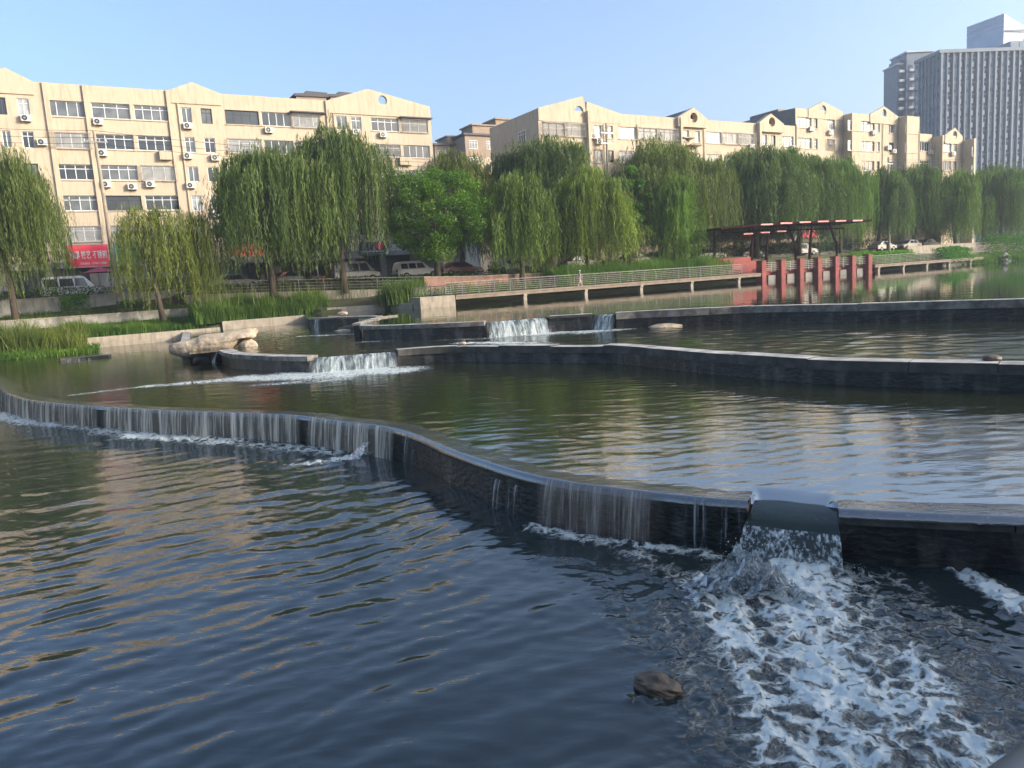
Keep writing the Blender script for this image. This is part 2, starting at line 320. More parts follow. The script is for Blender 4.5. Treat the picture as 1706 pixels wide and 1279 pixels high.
def crom(P, per=8):
    P = [np.array(p, float) for p in P]; out = []
    for i in range(len(P)-1):
        a = P[max(i-1, 0)]; b = P[i]; c = P[i+1]; d = P[min(i+2, len(P)-1)]
        for k in range(per):
            t = k/per; out.append(.5*((2*b)+(-a+c)*t+(2*a-5*b+4*c-d)*t*t+(-a+3*b-3*c+d)*t**3))
    out.append(P[-1]); return np.array(out)

# ================================================================== WATER
def pxw(pts, z): return np.array([onz(x, y, z)[:2] for x, y in pts])
ZT1, ZT2, ZT3 = .71, 1.31, 1.99
W1 = [(-40, 618), (-15, 630), (0, 643), (14, 655), (60, 667), (170, 677), (300, 684), (430, 688), (500, 692), (560, 700), (620, 707), (660, 714), (700, 727), (740, 745), (790, 763), (840, 779), (885, 791), (950, 803), (1050, 816), (1120, 824), (1200, 831), (1246, 834)]
W1R = [(1397, 848), (1500, 853), (1600, 857), (1706, 861), (1850, 868), (2100, 880)]
W2L = [(366, 583), (376, 587), (390, 590), (430, 592), (485, 594), (513, 594)]
W2M = [(662, 582.5), (700, 579.5), (767, 576), (830, 576), (900, 576), (960, 576), (1000, 575.5), (1022, 575.5), (1060, 578), (1099, 581), (1159, 586), (1250, 592), (1350, 598), (1430, 600.5), (1570, 603), (1706, 605), (1850, 607), (2100, 611)]
W3A = [(513, 530), (560, 528), (600, 527), (627, 526.5)]
W3F = [(600, 541), (606, 542.5), (640, 541.5), (700, 540), (760, 537.5), (807, 535)]
W3M = [(915, 526.5), (950, 524.5), (986, 522.5)]
W3R = [(1026, 521), (1070, 518.5), (1133, 515.5), (1190, 512.5), (1252, 509.5), (1350, 507), (1439, 505.5), (1556, 502), (1706, 498), (1850, 493), (2100, 484)]
G1 = crom(pxw(W1, ZT1)); G1R = crom(pxw(W1R, ZT1)); G2L = crom(pxw(W2L, ZT2)); G2M = crom(pxw(W2M, ZT2))
G3A = crom(pxw(W3A, ZT3)); G3F = crom(pxw(W3F, ZT3)); G3M = crom(pxw(W3M, ZT3)); G3R = crom(pxw(W3R, ZT3))
def polar(G): return np.arctan2(G[:, 0], G[:, 1]), np.hypot(G[:, 0], G[:, 1])
def azf(*Gs):
    a = np.concatenate([polar(g)[0] for g in Gs]); r = np.concatenate([polar(g)[1] for g in Gs]); i = np.argsort(a); a = a[i]; r = r[i]
    return lambda q: np.interp(q, a, r)
r1 = azf(G1, G1R); r2 = azf(G2L, G2M); r3 = azf(G3F, G3M, G3R); r3a = azf(G3A)
EU = [-80, -10, 10.5, 17.6, 18.2, 23.3, 24.2, 24.5, 27.2, 27.4, 84, 95, 300]; EV = [66, 64.2, 64.2, 63.9, 63.4, 61.5, 58.0, 56.2, 56.2, 58.4, 58.6, 59.5, 66]
def edge_v(u): return np.interp(u, EU, EV)
def rbank(az, extra=1.2):
    out = np.zeros_like(az)
    for i, a in enumerate(az):
        d = np.array([math.sin(a), math.cos(a)]); r = 20.
        while r < 260:
            p = d*r
            if p@V > edge_v(p@U)+extra: break
            r += .4
        out[i] = r
    return out
rng = np.random.RandomState(3)
def waves(X, Y, comps):
    h = np.zeros_like(X); wx = X+.9*(fbm(X*.35, Y*.35, 2, 3)-.5); wy = Y+.9*(fbm(X*.35+9, Y*.35, 2, 8)-.5)
    for slope, l0, l1, az0, spr, n in comps:
        for _ in range(n):
            lam = l0*(l1/l0)**rng.rand(); az = az0+R_(spr)*rng.randn(); k = 2*math.pi/lam
            a = slope/k*math.sqrt(2./n); h += a*np.sin(k*(math.sin(az)*wx+math.cos(az)*wy)+rng.rand()*6.28)
    return h
def capsule(X, Y, a, b, ra, rb, s=1.):
    a = np.array(a); b = np.array(b); d = b-a; L = max(d@d, 1e-6)
    t = np.clip(((X-a[0])*d[0]+(Y-a[1])*d[1])/L, 0, 1); q = np.hypot(X-a[0]-t*d[0], Y-a[1]-t*d[1]); r = ra+(rb-ra)*t
    return s*np.clip(1.25-(q/r)*1.25, 0, 1)
def dipm(az, r):
    a0, a1 = azp(1252, 842), azp(1392, 842); x = np.clip((az-a0)/.012, 0, 1)*np.clip((a1-az)/.012, 0, 1); x = (x*x*(3-2*x))[:, None]
    d = r-r1(az)[:, None]; q = np.clip((.85-d)/.62, 0, 1); return x*q*q*(3-2*q)
def pool(name, az, rn, rf, rows, z, mat, comps, foams=(), label='', pw=1.0, churn=.0, dip=False):
    t = np.linspace(0, 1, rows)[None, :]
    inv = 1/rn[:, None]*(1-t)+1/rf[:, None]*t                    # rows spaced evenly in 1/distance
    inv = inv*pw+(1-pw)/(rn[:, None]*(1-t)+rf[:, None]*t); r = 1/inv
    X = r*np.sin(az)[:, None]; Y = r*np.cos(az)[:, None]
    fo = np.zeros_like(X)
    for f in foams:
        a, b = [onz(q[0], q[1], z)[:2] for q in f[:2]]; fo = np.maximum(fo, capsule(X, Y, a, b, *f[2:]))
    fo = fo*(.70+.66*fbm(X*1.5, Y*1.5, 4, 4)); fo = np.clip(fo, 0, .98)
    h = waves(X, Y, comps)*(1-.3*np.clip(fo, 0, 1))
    if churn:
        rid = 1-2*np.abs(fbm(X*3.2, Y*3.2, 4, 11)-.5)*1.6; rid2 = fbm(X*8, Y*8, 3, 17)
        h = h+churn*np.clip(fo, 0, 1)**1.5*(rid*.9+rid2*.6-.6)
    if dip: h = h*(1-.9*dipm(az, r))-.095*dipm(az, r)-.3*(((az > azp(1249, 842)) & (az < azp(1394, 842)))[:, None] & (r-r1(az)[:, None] < .41))
    n, m = X.shape; idx = np.arange(n*m).reshape(n, m)
    fc = np.stack([idx[:-1, :-1], idx[1:, :-1], idx[1:, 1:], idx[:-1, 1:]], -1).reshape(-1, 4)
    me = mesh_np(name, np.stack([X, Y, z+h], -1).reshape(-1, 3), fc, M[mat], {'foam': fo.ravel()}, smooth=True)
    o = link(name, me); tag(o, label, None, None, 'structure'); return o

az1 = np.linspace(R_(-52), R_(50), 900)
foam1 = [((1320, 940), (1345, 1000), .95, 1.1, .95), ((1345, 1000), (1390, 1160), 1.15, 1.25, .92), ((1390, 1160), (1400, 1330), 1.25, 1.3, .80),
         ((1340, 980), (1400, 1150), 2.0, 2.2, .78), ((1400, 1150), (1480, 1330), 2.1, 2.0, .72), ((1180, 975), (1250, 1080), .75, .8, .86), ((1250, 1080), (1320, 1279), .8, .8, .80), ((1500, 1090), (1610, 1279), .8, .9, .74), ((1058, 1168), (1140, 1160), .15, .15, .5), ((1050, 920), (1180, 985), .5, .7, .60), ((1110, 1010), (1190, 1240), .45, .5, .52),
         ((1600, 950), (1706, 1015), .28, .42, .92), ((1706, 1015), (1850, 1080), .4, .6, .9), ((1480, 960), (1600, 1060), .5, .8, .5), ((1600, 1060), (1706, 1200), .6, .8, .45),
         ((885, 878), (985, 900), .33, .4, .80), ((985, 900), (1190, 925), .38, .33, .74), ((900, 930), (1060, 950), .35, .5, .34), ((1000, 960), (1080, 1080), .4, .5, .38),
         ((0, 690), (60, 702), 1.5, 1.2, .98), ((60, 702), (180, 716), 1.0, .7, .85), ((180, 718), (380, 735), 1.0, .9, .86), ((380, 736), (560, 753), .8, .8, .72), ((225, 724), (300, 729), .9, .9, 1.0),
         ((560, 768), (625, 752), .45, .4, .95), ((480, 776), (590, 762), .35, .5, .82), ((100, 745), (200, 730), .2, .3, .45)]
pool('water', az1, np.full_like(az1, 3.2), r1(az1)+.06, 640, Z1, 'w1',
     [(.044, .26, .8, R_(-32), 14, 30), (.014, .9, 2.0, R_(-25), 25, 8), (.024, .17, .3, R_(-30), 35, 22), (.016, .25, .7, R_(35), 25, 14)], foam1, 'dark blue rippled water of the lowest pool with white foam under the falls', 1.0, .12)
az2 = np.linspace(R_(-50), R_(50), 800)
far2 = np.where(az2 < azp(312), rbank(az2), r2(az2)+.05)
foam2 = [((515, 619), (658, 617), 2.6, 2.0, 1.1), ((400, 630), (560, 624), 1.8, 2.6, .95), ((250, 643), (410, 630), .8, 1.8, .74), ((120, 658), (260, 641), .4, .9, .62), ((430, 641), (560, 632), 1.0, 1.6, .62), ((150, 588), (320, 583), .25, .12, .7), ((100, 601), (150, 598), .3, .3, .5)]
near2 = r1(az2)+.22
pool('water', az2, near2, far2, 360, Z2, 'w2', [(.011, .5, 1.3, R_(5), 26, 14), (.014, .25, .5, R_(0), 30, 14)], foam2, 'olive rippled water of the second pool behind the curving weir', .9, .03, True)
az3 = np.linspace(azp(312), R_(50), 620)
far3 = np.where(az3 < azp(513), rbank(az3), np.where(az3 < azp(600), r3a(az3)+.1, r3(az3)+.08))
foam3 = [((808, 556), (915, 553), 4., 3.2, 1.1), ((700, 562), (820, 558), 2.8, 4., .98), ((620, 568), (720, 562), 1.6, 2.8, .78), ((985, 550), (1060, 545), 3., 1.4, 1.05), ((915, 554), (985, 550), 2.6, 2.6, .85), ((770, 571), (880, 571), .8, .8, .95), ((500, 560), (600, 556), .5, .7, .85), ((445, 559), (480, 555), .2, .3, .8), ((860, 568), (930, 572), .5, .4, .5), ((1560, 585), (1706, 575), .2, .4, .35)]
pool('water', az3, r2(az3)+.25, far3, 170, Z3, 'w3', [(.030, .5, 1.6, R_(0), 40, 16)], foam3, 'dark choppy water of the third pool between the two stone weirs', .9, .03)
az4a = np.linspace(azp(513), azp(600), 60); az4b = np.linspace(azp(600), R_(49), 420)
pool('water', az4b, r3(az4b)+.3, rbank(az4b, 3), 120, Z4, 'w4', [(.004, .8, 2.6, R_(5), 40, 12)], (), 'still mirror-like water of the upper pool below the boardwalk', .9)
pool('water', az4a, r3a(az4a)+.3, rbank(az4a, 3), 40, Z4, 'w4', [(.004, .8, 2.6, R_(5), 40, 12)], (), 'still water in the narrow corner of the upper pool', .9)
mb = MB(); mb.box(-600, 600, -600, 600, -1.2, -1.0); tag(mb.build('river_bed', M['soil']), 'muddy bed and flat land under the river', kind='structure')

# ================================================================== WEIRS
def offs(G, d):
    T = np.gradient(G, axis=0); T /= np.linalg.norm(T, axis=1)[:, None]; Nn = np.stack([-T[:, 1], T[:, 0]], -1)
    if (Nn*G).sum() < 0: Nn = -Nn
    return G+Nn*d
def band(mb, A, B, za, zb, m=0):      # quad strip between polylines A (z za) and B (z zb)
    for i in range(len(A)-1): mb.poly([(*A[i], za), (*A[i+1], za), (*B[i+1], zb), (*B[i], zb)], m)
def slab(G, d0, d1, z0, z1, jit=0., seed=0, top=False):
    mb = MB(); A = offs(G, d0); B = offs(G, d1); n = len(G)
    jz = (np.random.RandomState(seed).rand(n)-.5)*jit; b = 0
    for i in range(n):
        mb.v += [(*A[i], z0), (*B[i], z0), (*B[i], z1+jz[i]), (*A[i], z1+jz[i]*.6)]
    for i in range(n-1):
        a = 4*i; c = a+4
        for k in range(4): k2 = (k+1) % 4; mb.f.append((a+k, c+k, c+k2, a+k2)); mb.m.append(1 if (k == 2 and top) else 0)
    mb.f.append((0, 1, 2, 3)); a = 4*(n-1); mb.f.append((a+3, a+2, a+1, a)); mb.m += [0, 0]
    return mb
def dense(G, step=.25):
    L = np.r_[0, np.cumsum(np.linalg.norm(np.diff(G, axis=0), axis=1))]; q = np.linspace(0, L[-1], max(2, int(L[-1]/step)+1))
    return np.stack([np.interp(q, L, G[:, 0]), np.interp(q, L, G[:, 1])], -1)
def weir(label, G, zb, zt, th, cap='weircap', ch=.22, over=.04, jit=.02, dark=False, seed=1):
    G = dense(G, .3); t = thing('stone_weir', label, 'weir', (*G[len(G)//2], zb), 0, 'stepped stone weirs across the river')
    def put(o): o.parent = t; o.matrix_parent_inverse = Matrix.Translation(-Vector(t.location)); return o
    put(slab(G, .03, th-.03, zb-.5, zt-ch).build('wall', M['weirwall']))
    # cap stones, cut into slabs with narrow joints
    mb = MB(); i = 0; rr = random.Random(seed)
    while i < len(G)-1:
        j = min(len(G)-1, i+rr.choice((6, 7, 8))); g = G[i:j+1].copy()
        if len(g) > 1:
            g[0] = g[0]+(g[1]-g[0])*.03; g[-1] = g[-1]+(g[-2]-g[-1])*.03
            s = slab(g, -over+rr.uniform(-.015, .015), th+over, zt-ch, zt+rr.uniform(-1, 1)*jit, 0, seed, True); b = len(mb.v); mb.v += s.v; mb.f += [tuple(b+k for k in f) for f in s.f]; mb.m += s.m
        i = j
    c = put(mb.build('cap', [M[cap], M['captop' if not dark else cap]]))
    return t
def film(G, th, zt, lab, fo=.25):
    G = dense(G, .12); n = len(G); rows = 7; D = np.r_[-.055, np.linspace(-.045, th+.2, rows-1)]; P = []
    for k, d in enumerate(D):
        o = offs(G, d); z = np.full(n, zt+.0-(.045*(k/(rows-1.))))+.012*(fbm(o[:, 0]*5, o[:, 1]*5, 3, 2)-.5)
        if k == 0: z -= .10
        P.append(np.column_stack([o, z]))
    P = np.array(P); idx = np.arange(rows*n).reshape(rows, n)
    fc = np.stack([idx[:-1, :-1], idx[:-1, 1:], idx[1:, 1:], idx[1:, :-1]], -1).reshape(-1, 4)
    return tag(link('water', mesh_np('water', P.reshape(-1, 3), fc, M['film'], {'foam': np.full(rows*n, fo)}, smooth=True)), lab, None, None, 'structure')
weir('long curving wet stone weir with water curtains in the foreground', G1, Z1, ZT1-.09, .48, 'weircapdark', .08, .0, .004, dark=True, seed=3)
film(G1, .48, ZT1, 'thin sheet of water gliding over the long curving weir', .12)
weir('dark wet stone weir right of the foaming notch', G1R, Z1, ZT1-.09, .48, 'weircapdark', .1, .02, .006, dark=True, seed=4)
film(G1R, .48, ZT1, 'thin sheet of water on top of the weir right of the notch', .30)
weir('short stone weir with sunlit flat top beside the boulder', G2L, Z2, ZT2, .55, 'weircap', .18, .05, .01, seed=5)
weir('long low stone weir sweeping across the middle of the river', G2M, Z2, ZT2, .55, 'weircapdark', .26, .04, .03, seed=6)
weir('small dark weir at the far left corner of the upper pool', G3A, Z3, ZT3, .5, 'weircap', .12, .03, .01, seed=7)
weir('stone weir with pale angled top left of the far waterfall', G3F, Z3, ZT3, .5, 'weircap', .2, .04, .02, seed=8)
ga = crom(pxw([(600, 538), (620, 532), (640, 527.5), (662, 524.5)], ZT3)); weir('pale diagonal stone spur running back to the bank', ga, Z3, ZT3, .4, 'weircap', .12, .03, .01, seed=9)
weir('dark stone block standing between the two far waterfalls', G3M, Z3, ZT3, .55, 'weircapdark', .12, .03, .01, seed=10)
weir('tall far stone weir with pale cap reaching the right edge', G3R, Z3, ZT3, .5, 'weircap', .30, .05, .02, seed=11)
gs = np.array([onz(316, 572, 1.3)[:2], onz(318, 560, 1.3)[:2]*1.2]); weir('short dark sill between the boulder and the bank', dense(gs), Z2, 1.3, .5, 'weircapdark', .1, .02, .0, seed=12)
gs = pxw([(100, 598), (140, 594), (180, 591)], .80); weir('low dark half-drowned sill near the left bank reeds', crom(gs), .2, .80, .5, 'weircapdark', .05, .02, .01, dark=True, seed=13)

# ------------------------------------------------------------------ waterfalls
def fall(label, G, ztop, zbot, mat, back=0., throw=.14, lip=0., seed=0, flare=0., rag=0., thick=.0, d0=-.05, group='waterfalls over the weirs'):
    G = dense(G, .04); n = len(G); rr = np.random.RandomState(seed)
    L = np.r_[0, np.cumsum(np.linalg.norm(np.diff(G, axis=0), axis=1))]
    prof = []
    if back > 0:
        for q in np.linspace(0, 1, 6)[:-1]: prof.append((d0+back*(1-q), ztop+lip*(1-q**2.2)))
    for q in np.linspace(0, 1, 16): prof.append((d0-throw*q, ztop-(ztop-zbot)*q**1.0*(.35+.65*q) if q > 0 else ztop))
    nv = len(prof); P = np.zeros((nv, n, 3)); Q = np.zeros((nv, n, 2)); acc = 0
    cen = G.mean(0)
    nx = fbm(L*5, L*0+seed, 3, 2)-.5
    for k, (d, z) in enumerate(prof):
        o = offs(G, d+0*L[0]); dn = 0 if k < nv-16 else (k-nv+16)/15
        o = o+(offs(G, 1)-G)*(-(nx*.07*dn))[:, None]
        if flare: o = o+(o-o.mean(0))*flare*dn
        P[k, :, :2] = o; P[k, :, 2] = z
        if k: acc += math.hypot(prof[k][0]-prof[k-1][0], prof[k][1]-prof[k-1][1])
        Q[k, :, 0] = L; Q[k, :, 1] = acc
    idx = np.arange(nv*n).reshape(nv, n)
    keep = np.ones((nv-1, n-1), bool)
    fc = np.stack([idx[:-1, :-1], idx[:-1, 1:], idx[1:, 1:], idx[1:, :-1]], -1)[keep].reshape(-1, 4)
    o = link('waterfall', mesh_np('waterfall', P.reshape(-1, 3), fc, M[mat], {'fade': np.tile(np.clip(np.minimum(L, L[-1]-L)/min(.35, L[-1]*.3)+.0, 0, 1), nv)}, Q.reshape(-1, 2), True))
    return tag(o, label, 'waterfall', group)
def sub(pts, z): return crom(pxw(pts, z))
def w1part(x0, x1):
    a, r = polar(G1); A0, A1 = azp(x0, 700), azp(x1, 800 if x1 > 700 else 700); g = dense(G1, .05); aa = np.arctan2(g[:, 0], g[:, 1]); return g[(aa >= A0) & (aa <= A1)]
fall('long thin curtain of falling water, left half of the curving weir', w1part(-30, 171), ZT1, Z1, 'fall1', throw=.10, seed=1)
fall('grey streaked curtain of falling water in the middle of the curving weir', w1part(174, 508), ZT1, Z1, 'fall1', throw=.11, seed=2)
fall('curtain of falling water just left of the splash on the curving weir', w1part(511, 664), ZT1, Z1, 'fall1', throw=.12, seed=3)
fall('few thin water strands where the curving weir turns dark', w1part(668, 700), ZT1, Z1, 'fallx', throw=.12, seed=4)
fall('low veil of water leaking from the weir face left of the brown curtain', w1part(806, 886), ZT1-.22, Z1, 'fallx', throw=.10, seed=5)
fall('broad brown streaked water curtain right of centre on the near weir', w1part(888, 1112), ZT1+.005, Z1, 'fallb', throw=.15, seed=6)
fall('sparse dark water strands beside the foaming notch', w1part(1113, 1246), ZT1, Z1, 'fallx', throw=.08, seed=7)
gn = dense(np.array([G1[-1], G1R[0]]), .04)
def notch():
    G = offs(gn, 0); L = np.linspace(-1, 1, len(G)); prof = [(.50, Z2-.061), (.40, Z2-.076), (.30, Z2-.097), (.20, Z2-.121), (.10, Z2-.150), (.02, Z2-.178), (-.04, Z2-.21), (-.10, .40), (-.155, .31), (-.20, .22), (-.24, .12), (-.27, .03), (-.30, -.04), (-.31, -.08)]
    nv = len(prof); n = len(G); P = np.zeros((nv, n, 3)); Q = np.zeros((nv, n, 2)); acc = 0; dv = offs(G, 1)-G; mi = []
    for k, (d, z) in enumerate(prof):
        fl = 1+max(0, -d)*.55; c = G.mean(0); o = c+(G-c)*fl+dv*d
        rise = .0*np.abs(L)**8*np.clip((d+.1)/.2, 0, 1)
        P[k, :, :2] = o; P[k, :, 2] = z+rise+(.012*(fbm(np.arange(n)*.3, np.full(n, k*.5), 2, 5)-.5) if k > 6 else 0)
        if k: acc += math.hypot(d-prof[k-1][0], z-prof[k-1][1])
        Q[k, :, 0] = np.arange(n)*.04; Q[k, :, 1] = acc
    idx = np.arange(nv*n).reshape(nv, n); fc = np.stack([idx[:-1, :-1], idx[:-1, 1:], idx[1:, 1:], idx[1:, :-1]], -1)
    mi = np.repeat(np.where(np.arange(nv-1) < 7, 0, 1), n-1)
    o = link('waterfall', mesh_np('waterfall', P.reshape(-1, 3), fc.reshape(-1, 4), [M['chute'], M['falln']], {'foam': np.zeros(nv*n), 'fade': np.ones(nv*n)}, Q.reshape(-1, 2), True, mi))
    tag(o, 'short strong waterfall pouring through the notch of the near weir', 'waterfall', 'waterfalls over the weirs')
M['chute'] = watermat('water_chute', (.020, .030, .022), (.010, 4., (1, 1)), (.002, 20., (1, 1)), ior=1.5)
notch()
mb = MB(); A = offs(gn, 0); mb = slab(gn, .12, .5, -.5, Z2-.24); tag(mb.build('stone_sill', M['weirwall']), 'submerged stone sill under the notch waterfall', 'sill')
g = dense(G1R, .04); aa = np.arctan2(g[:, 0], g[:, 1])
fall('narrow spout of water on the dark weir right of the notch', g[(aa > azp(1588, 900)) & (aa < azp(1612, 900))], ZT1-.3, Z1, 'fallx', throw=.22, seed=8)
fall('faint trickles on the dark weir at the right edge', g[(aa > azp(1660, 900)) & (aa < azp(1700, 900))], ZT1-.3, Z1, 'fallx', throw=.05, seed=9)
fall('bright white waterfall left of centre on the middle weir', dense(np.array([G2L[-1], G2M[0]])), Z3-.06, Z2, 'fall2', back=.3, throw=.35, lip=.06, flare=.03, seed=10, d0=0)
fall('wide white waterfall on the far weir', dense(np.array([G3F[-1], G3M[0]])), Z4-.08, Z3, 'fall2', back=.3, throw=.35, lip=.08, flare=.02, seed=11, d0=0)
fall('small white waterfall right of the dark block on the far weir', dense(np.array([G3M[-1], G3R[0]])), Z4-.08, Z3, 'fall2', back=.3, throw=.3, lip=.08, seed=12, d0=0)
g = pxw([(592, 538), (600, 537)], ZT3); fall('little spout beside the pale angled weir tip', g, ZT3-.05, Z3, 'fall2', throw=.5, seed=13)
g = pxw([(523, 531), (533, 530.6)], ZT3); fall('tiny spout in the dark weir at the left corner of the upper pool', g, ZT3-.05, Z3, 'fall2', throw=.1, seed=14)
g = pxw([(357, 584), (366, 585)], 1.25); fall('small spill of water between the boulder and the short weir', g, 1.2, Z2, 'fall2', throw=.2, seed=15)
g = pxw([(104, 599), (160, 595)], .86); fall('dark ribbed spill over the half-drowned sill', g, .86, .6, 'fallx', throw=.2, seed=16)

# ------------------------------------------------------------------ splash at the notch
M['splash'] = fallmat('splashing_water', (.80, .84, .86), (.25, .29, .31), .40, .56, 13, 13, 1., .15, 6, base=.35, lf=.4)
def splash():
    c = onz(1222, 985, 0)[:2]; rr = np.random.RandomState(5); P = []; Fc = []; Q = []
    # ragged crown: stacked leaning sheets with pointed, uneven rims
    for s in range(7):
        n, m = 60, 22; a0 = rr.uniform(-.6, .6); w_ = rr.uniform(.3, .55); H = (.30, .62, .54, .40, .50, .25, .30)[s]; cx = c[0]+(-.25, -.06, .08, .30, .18, .42, -.35)[s]; cy = c[1]+(.12, .05, -.05, -.12, .12, -.22, -.1)[s]
        tt = np.linspace(-1, 1, n); rim = H*(1-.75*np.abs(tt)**1.7)*(.55+.75*fbm(tt*4+s*7, tt*0, 4, s))
        b = len(P)
        for j in range(m):
            q = j/(m-1)
            x = cx+tt*w_*(1-.25*q)+.06*(fbm(tt*3+s, tt*0+q*3, 3, 3)-.5)+.10*q
            y = cy+a0*tt*.35-.16*q*q+.20*(fbm(tt*5, tt*0+q*4+s, 4, 9)-.5)
            z = -.03+rim*q+.02*(fbm(tt*9, tt*0+q*8, 2, 4)-.5)
            P += list(np.stack([x, y, z], -1)); Q += [(tt[i]*w_, q*H) for i in range(n)]
        idx = b+np.arange(n*m).reshape(m, n); Fc.append(np.stack([idx[:-1, :-1], idx[:-1, 1:], idx[1:, 1:], idx[1:, :-1]], -1).reshape(-1, 4))
    me = mesh_np('splash', np.array(P), np.concatenate(Fc), M['splash'], {'fade': np.ones(len(P))}, np.array(Q), True)
    o = tag(link('splash', me), 'white crown of water splashing up left of the notch waterfall', 'splash')
    # droplets
    V8 = np.array([(1, 0, 0), (-1, 0, 0), (0, 1, 0), (0, -1, 0), (0, 0, 1), (0, 0, -1)], float); F8 = np.array([(0, 2, 4), (2, 1, 4), (1, 3, 4), (3, 0, 4), (2, 0, 5), (1, 2, 5), (3, 1, 5), (0, 3, 5)])
    P = []; Fc = []
    for i in range(420):
        a = rr.rand()*6.28; q = abs(rr.randn())*.45; p = np.array([c[0]+.1+math.cos(a)*q*.9, c[1]-.1+math.sin(a)*q*.6, abs(rr.randn())*.28*(1-.3*q)+.05]); s = rr.uniform(.003, .009)
        if i > 260: t = rr.rand(); b2 = onz(1250+t*200, 960+rr.rand()*60, 0); p = np.array([b2[0], b2[1], rr.rand()*.18])
        P.append(p+V8*s*np.array([1, 1, rr.uniform(1, 1.8)])); Fc.append(F8+6*i)
    tag(link('water_drops', mesh_np('water_drops', np.concatenate(P), np.concatenate(Fc), M['white'], smooth=True)), 'spray of droplets flying above the foam by the notch', kind='stuff')
splash()
def splash2():   # small jet on the curved weir
    rr = np.random.RandomState(8); c = onz(588, 765, 0)[:2]; d = onz(612, 738, .3); P = []; Q = []; n, m = 14, 20
    for j in range(m):
        q = j/(m-1); tt = np.linspace(-1, 1, n); x = c[0]+(d[0]-c[0])*q+tt*.16*(1-q*.6); y = c[1]+(d[1]-c[1])*q+.05*tt; z = .36*q*(1.1-.2*q)+.05*(fbm(tt*3, tt*0+q*5, 3, 4)-.5)
        P += list(np.stack([x, y, z], -1)); Q += [(a*.2, q*.5) for a in tt]
    idx = np.arange(n*m).reshape(m, n); me = mesh_np('splash', np.array(P), np.stack([idx[:-1, :-1], idx[:-1, 1:], idx[1:, 1:], idx[1:, :-1]], -1).reshape(-1, 4), M['splash'], {'fade': np.ones(len(P))}, np.array(Q), True)
    tag(link('splash', me), 'small white jet splashing off the long curving weir', 'splash')
splash2()

def flecks():
    rr = np.random.RandomState(12); P = []; Fc = []; b = 0
    for i in range(260):
        px = rr.uniform(0, 1706); py = rr.uniform(700, 1270)
        if i < 150: px = 1130+rr.randn()*160; py = 1080+rr.randn()*110
        z = .018; py = min(py, 1276); c = onz(px, py, z); r_ = math.hypot(c[0], c[1]); a = math.atan2(c[0], c[1])
        if r_ > float(r1(np.array([a]))[0])-.5: continue
        k = 7; s = rr.uniform(.004, .012)*(1+r_*.03); P += [(c[0]+s*math.cos(t*6.283/k)*rr.uniform(.5, 1.3), c[1]+s*math.sin(t*6.283/k)*rr.uniform(.5, 1.3), z) for t in range(k)]+[(c[0], c[1], z+s*.15)]
        Fc += [(b+t, b+(t+1) % k, b+k) for t in range(k)]; b += k+1
    me = mesh_np('floating_flecks', np.array(P), np.array(Fc), M['fleck'], smooth=True); tag(link('floating_flecks', me), 'small flecks of foam and leaf litter drifting on the dark water', kind='stuff')
M['fleck'] = surf('foam_fleck', (.45, .43, .36), (.16, .13, .08), .6, 1.5, coord='Object')
# ================================================================== ROCKS
def rockmesh(name, sx, sy, sz, mat, seed=0, rough=.25, sub=4, fn=None):
    import bmesh
    bm = bmesh.new(); bmesh.ops.create_icosphere(bm, subdivisions=sub, radius=1)
    for v in bm.verts:
        p = v.co.copy(); k = 1+rough*(fbm(np.array([p.x*1.3+seed]), np.array([p.y*1.3+p.z*1.7]), 3, seed)[0]-.5)*1.6+rough*.3*(fbm(np.array([p.x*5+seed]), np.array([p.y*5+p.z*4]), 2, seed)[0]-.5)
        q = Vector((p.x*k*sx, p.y*k*sy, p.z*k*sz))
        if fn: q = fn(q, p)
        v.co = q
    me = bpy.data.meshes.new(name); bm.to_mesh(me); bm.free(); me.materials.append(mat); me.polygons.foreach_set('use_smooth', [True]*len(me.polygons)); return me
cR = onz(355, 585, 1.1); sR = math.hypot(*(onz(414, 585, 1.1)-onz(303, 585, 1.1))[:2])/2
def dragon(q, p):
    x = p.x; r_ = math.hypot(p.y, p.z)+1e-6; f_ = r_**.40/r_; q.y *= f_; q.z *= f_
    q.z += .30*max(0, x)**1.5*1.2-(.12 if x < -.3 else 0)
    if x > .35 and p.z < .1: q.z += .45*min(1, (x-.35)/.3)*(-p.z+.1)     # undercut below the head
    if x < -.55: q.x = max(q.x, -sR*.97)
    return q
t = thing('boulder', 'long pale sunlit boulder shaped like a resting beast at the end of the short weir', 'rock', (cR[0], cR[1]+.3, .67))
o = link('body', rockmesh('body', sR*.80, .60, .52, M['rock'], 3, .22, 5, dragon), t, (0, 0, .78)); o.rotation_euler = (0, 0, R_(4))
o = link('base', rockmesh('base', .8, .55, .75, M['darkrock'], 5, .3), t, (-.35, -.12, 0))
o = link('base', rockmesh('base', .5, .45, .5, M['rock'], 6, .3), t, (sR*.62, .1, .45))
def rk(label, px, py, z, sx, sy, sz, mat, seed, rot=0., rough=.25):
    c = onz(px, py, z); o = link('rock', rockmesh('rock', sx, sy, sz, M[mat], seed, rough), None, (c[0], c[1], z)); o.rotation_euler = (0, 0, rot); return tag(o, label, 'rock')
rk('flat pale rock showing above the water below the far weir', 1112, 543.5, Z3+.02, .95, .5, .16, 'rock', 9, .1)
rk('low wet rock under the little spout of the angled weir', 583, 548, Z3, .75, .5, .26, 'darkrock', 10)
rk('small pale rock beside the low wet one left of the angled weir', 571, 551.5, Z3, .5, .35, .12, 'rock', 11)
rk('small dark stone lying on top of the middle weir at right', 1653, 597, ZT2+.04, .20, .16, .09, 'stone', 12)
rk('tiny brown stone on the pale corner of the middle weir', 770, 572, ZT2+.05, .16, .12, .08, 'rock', 13)
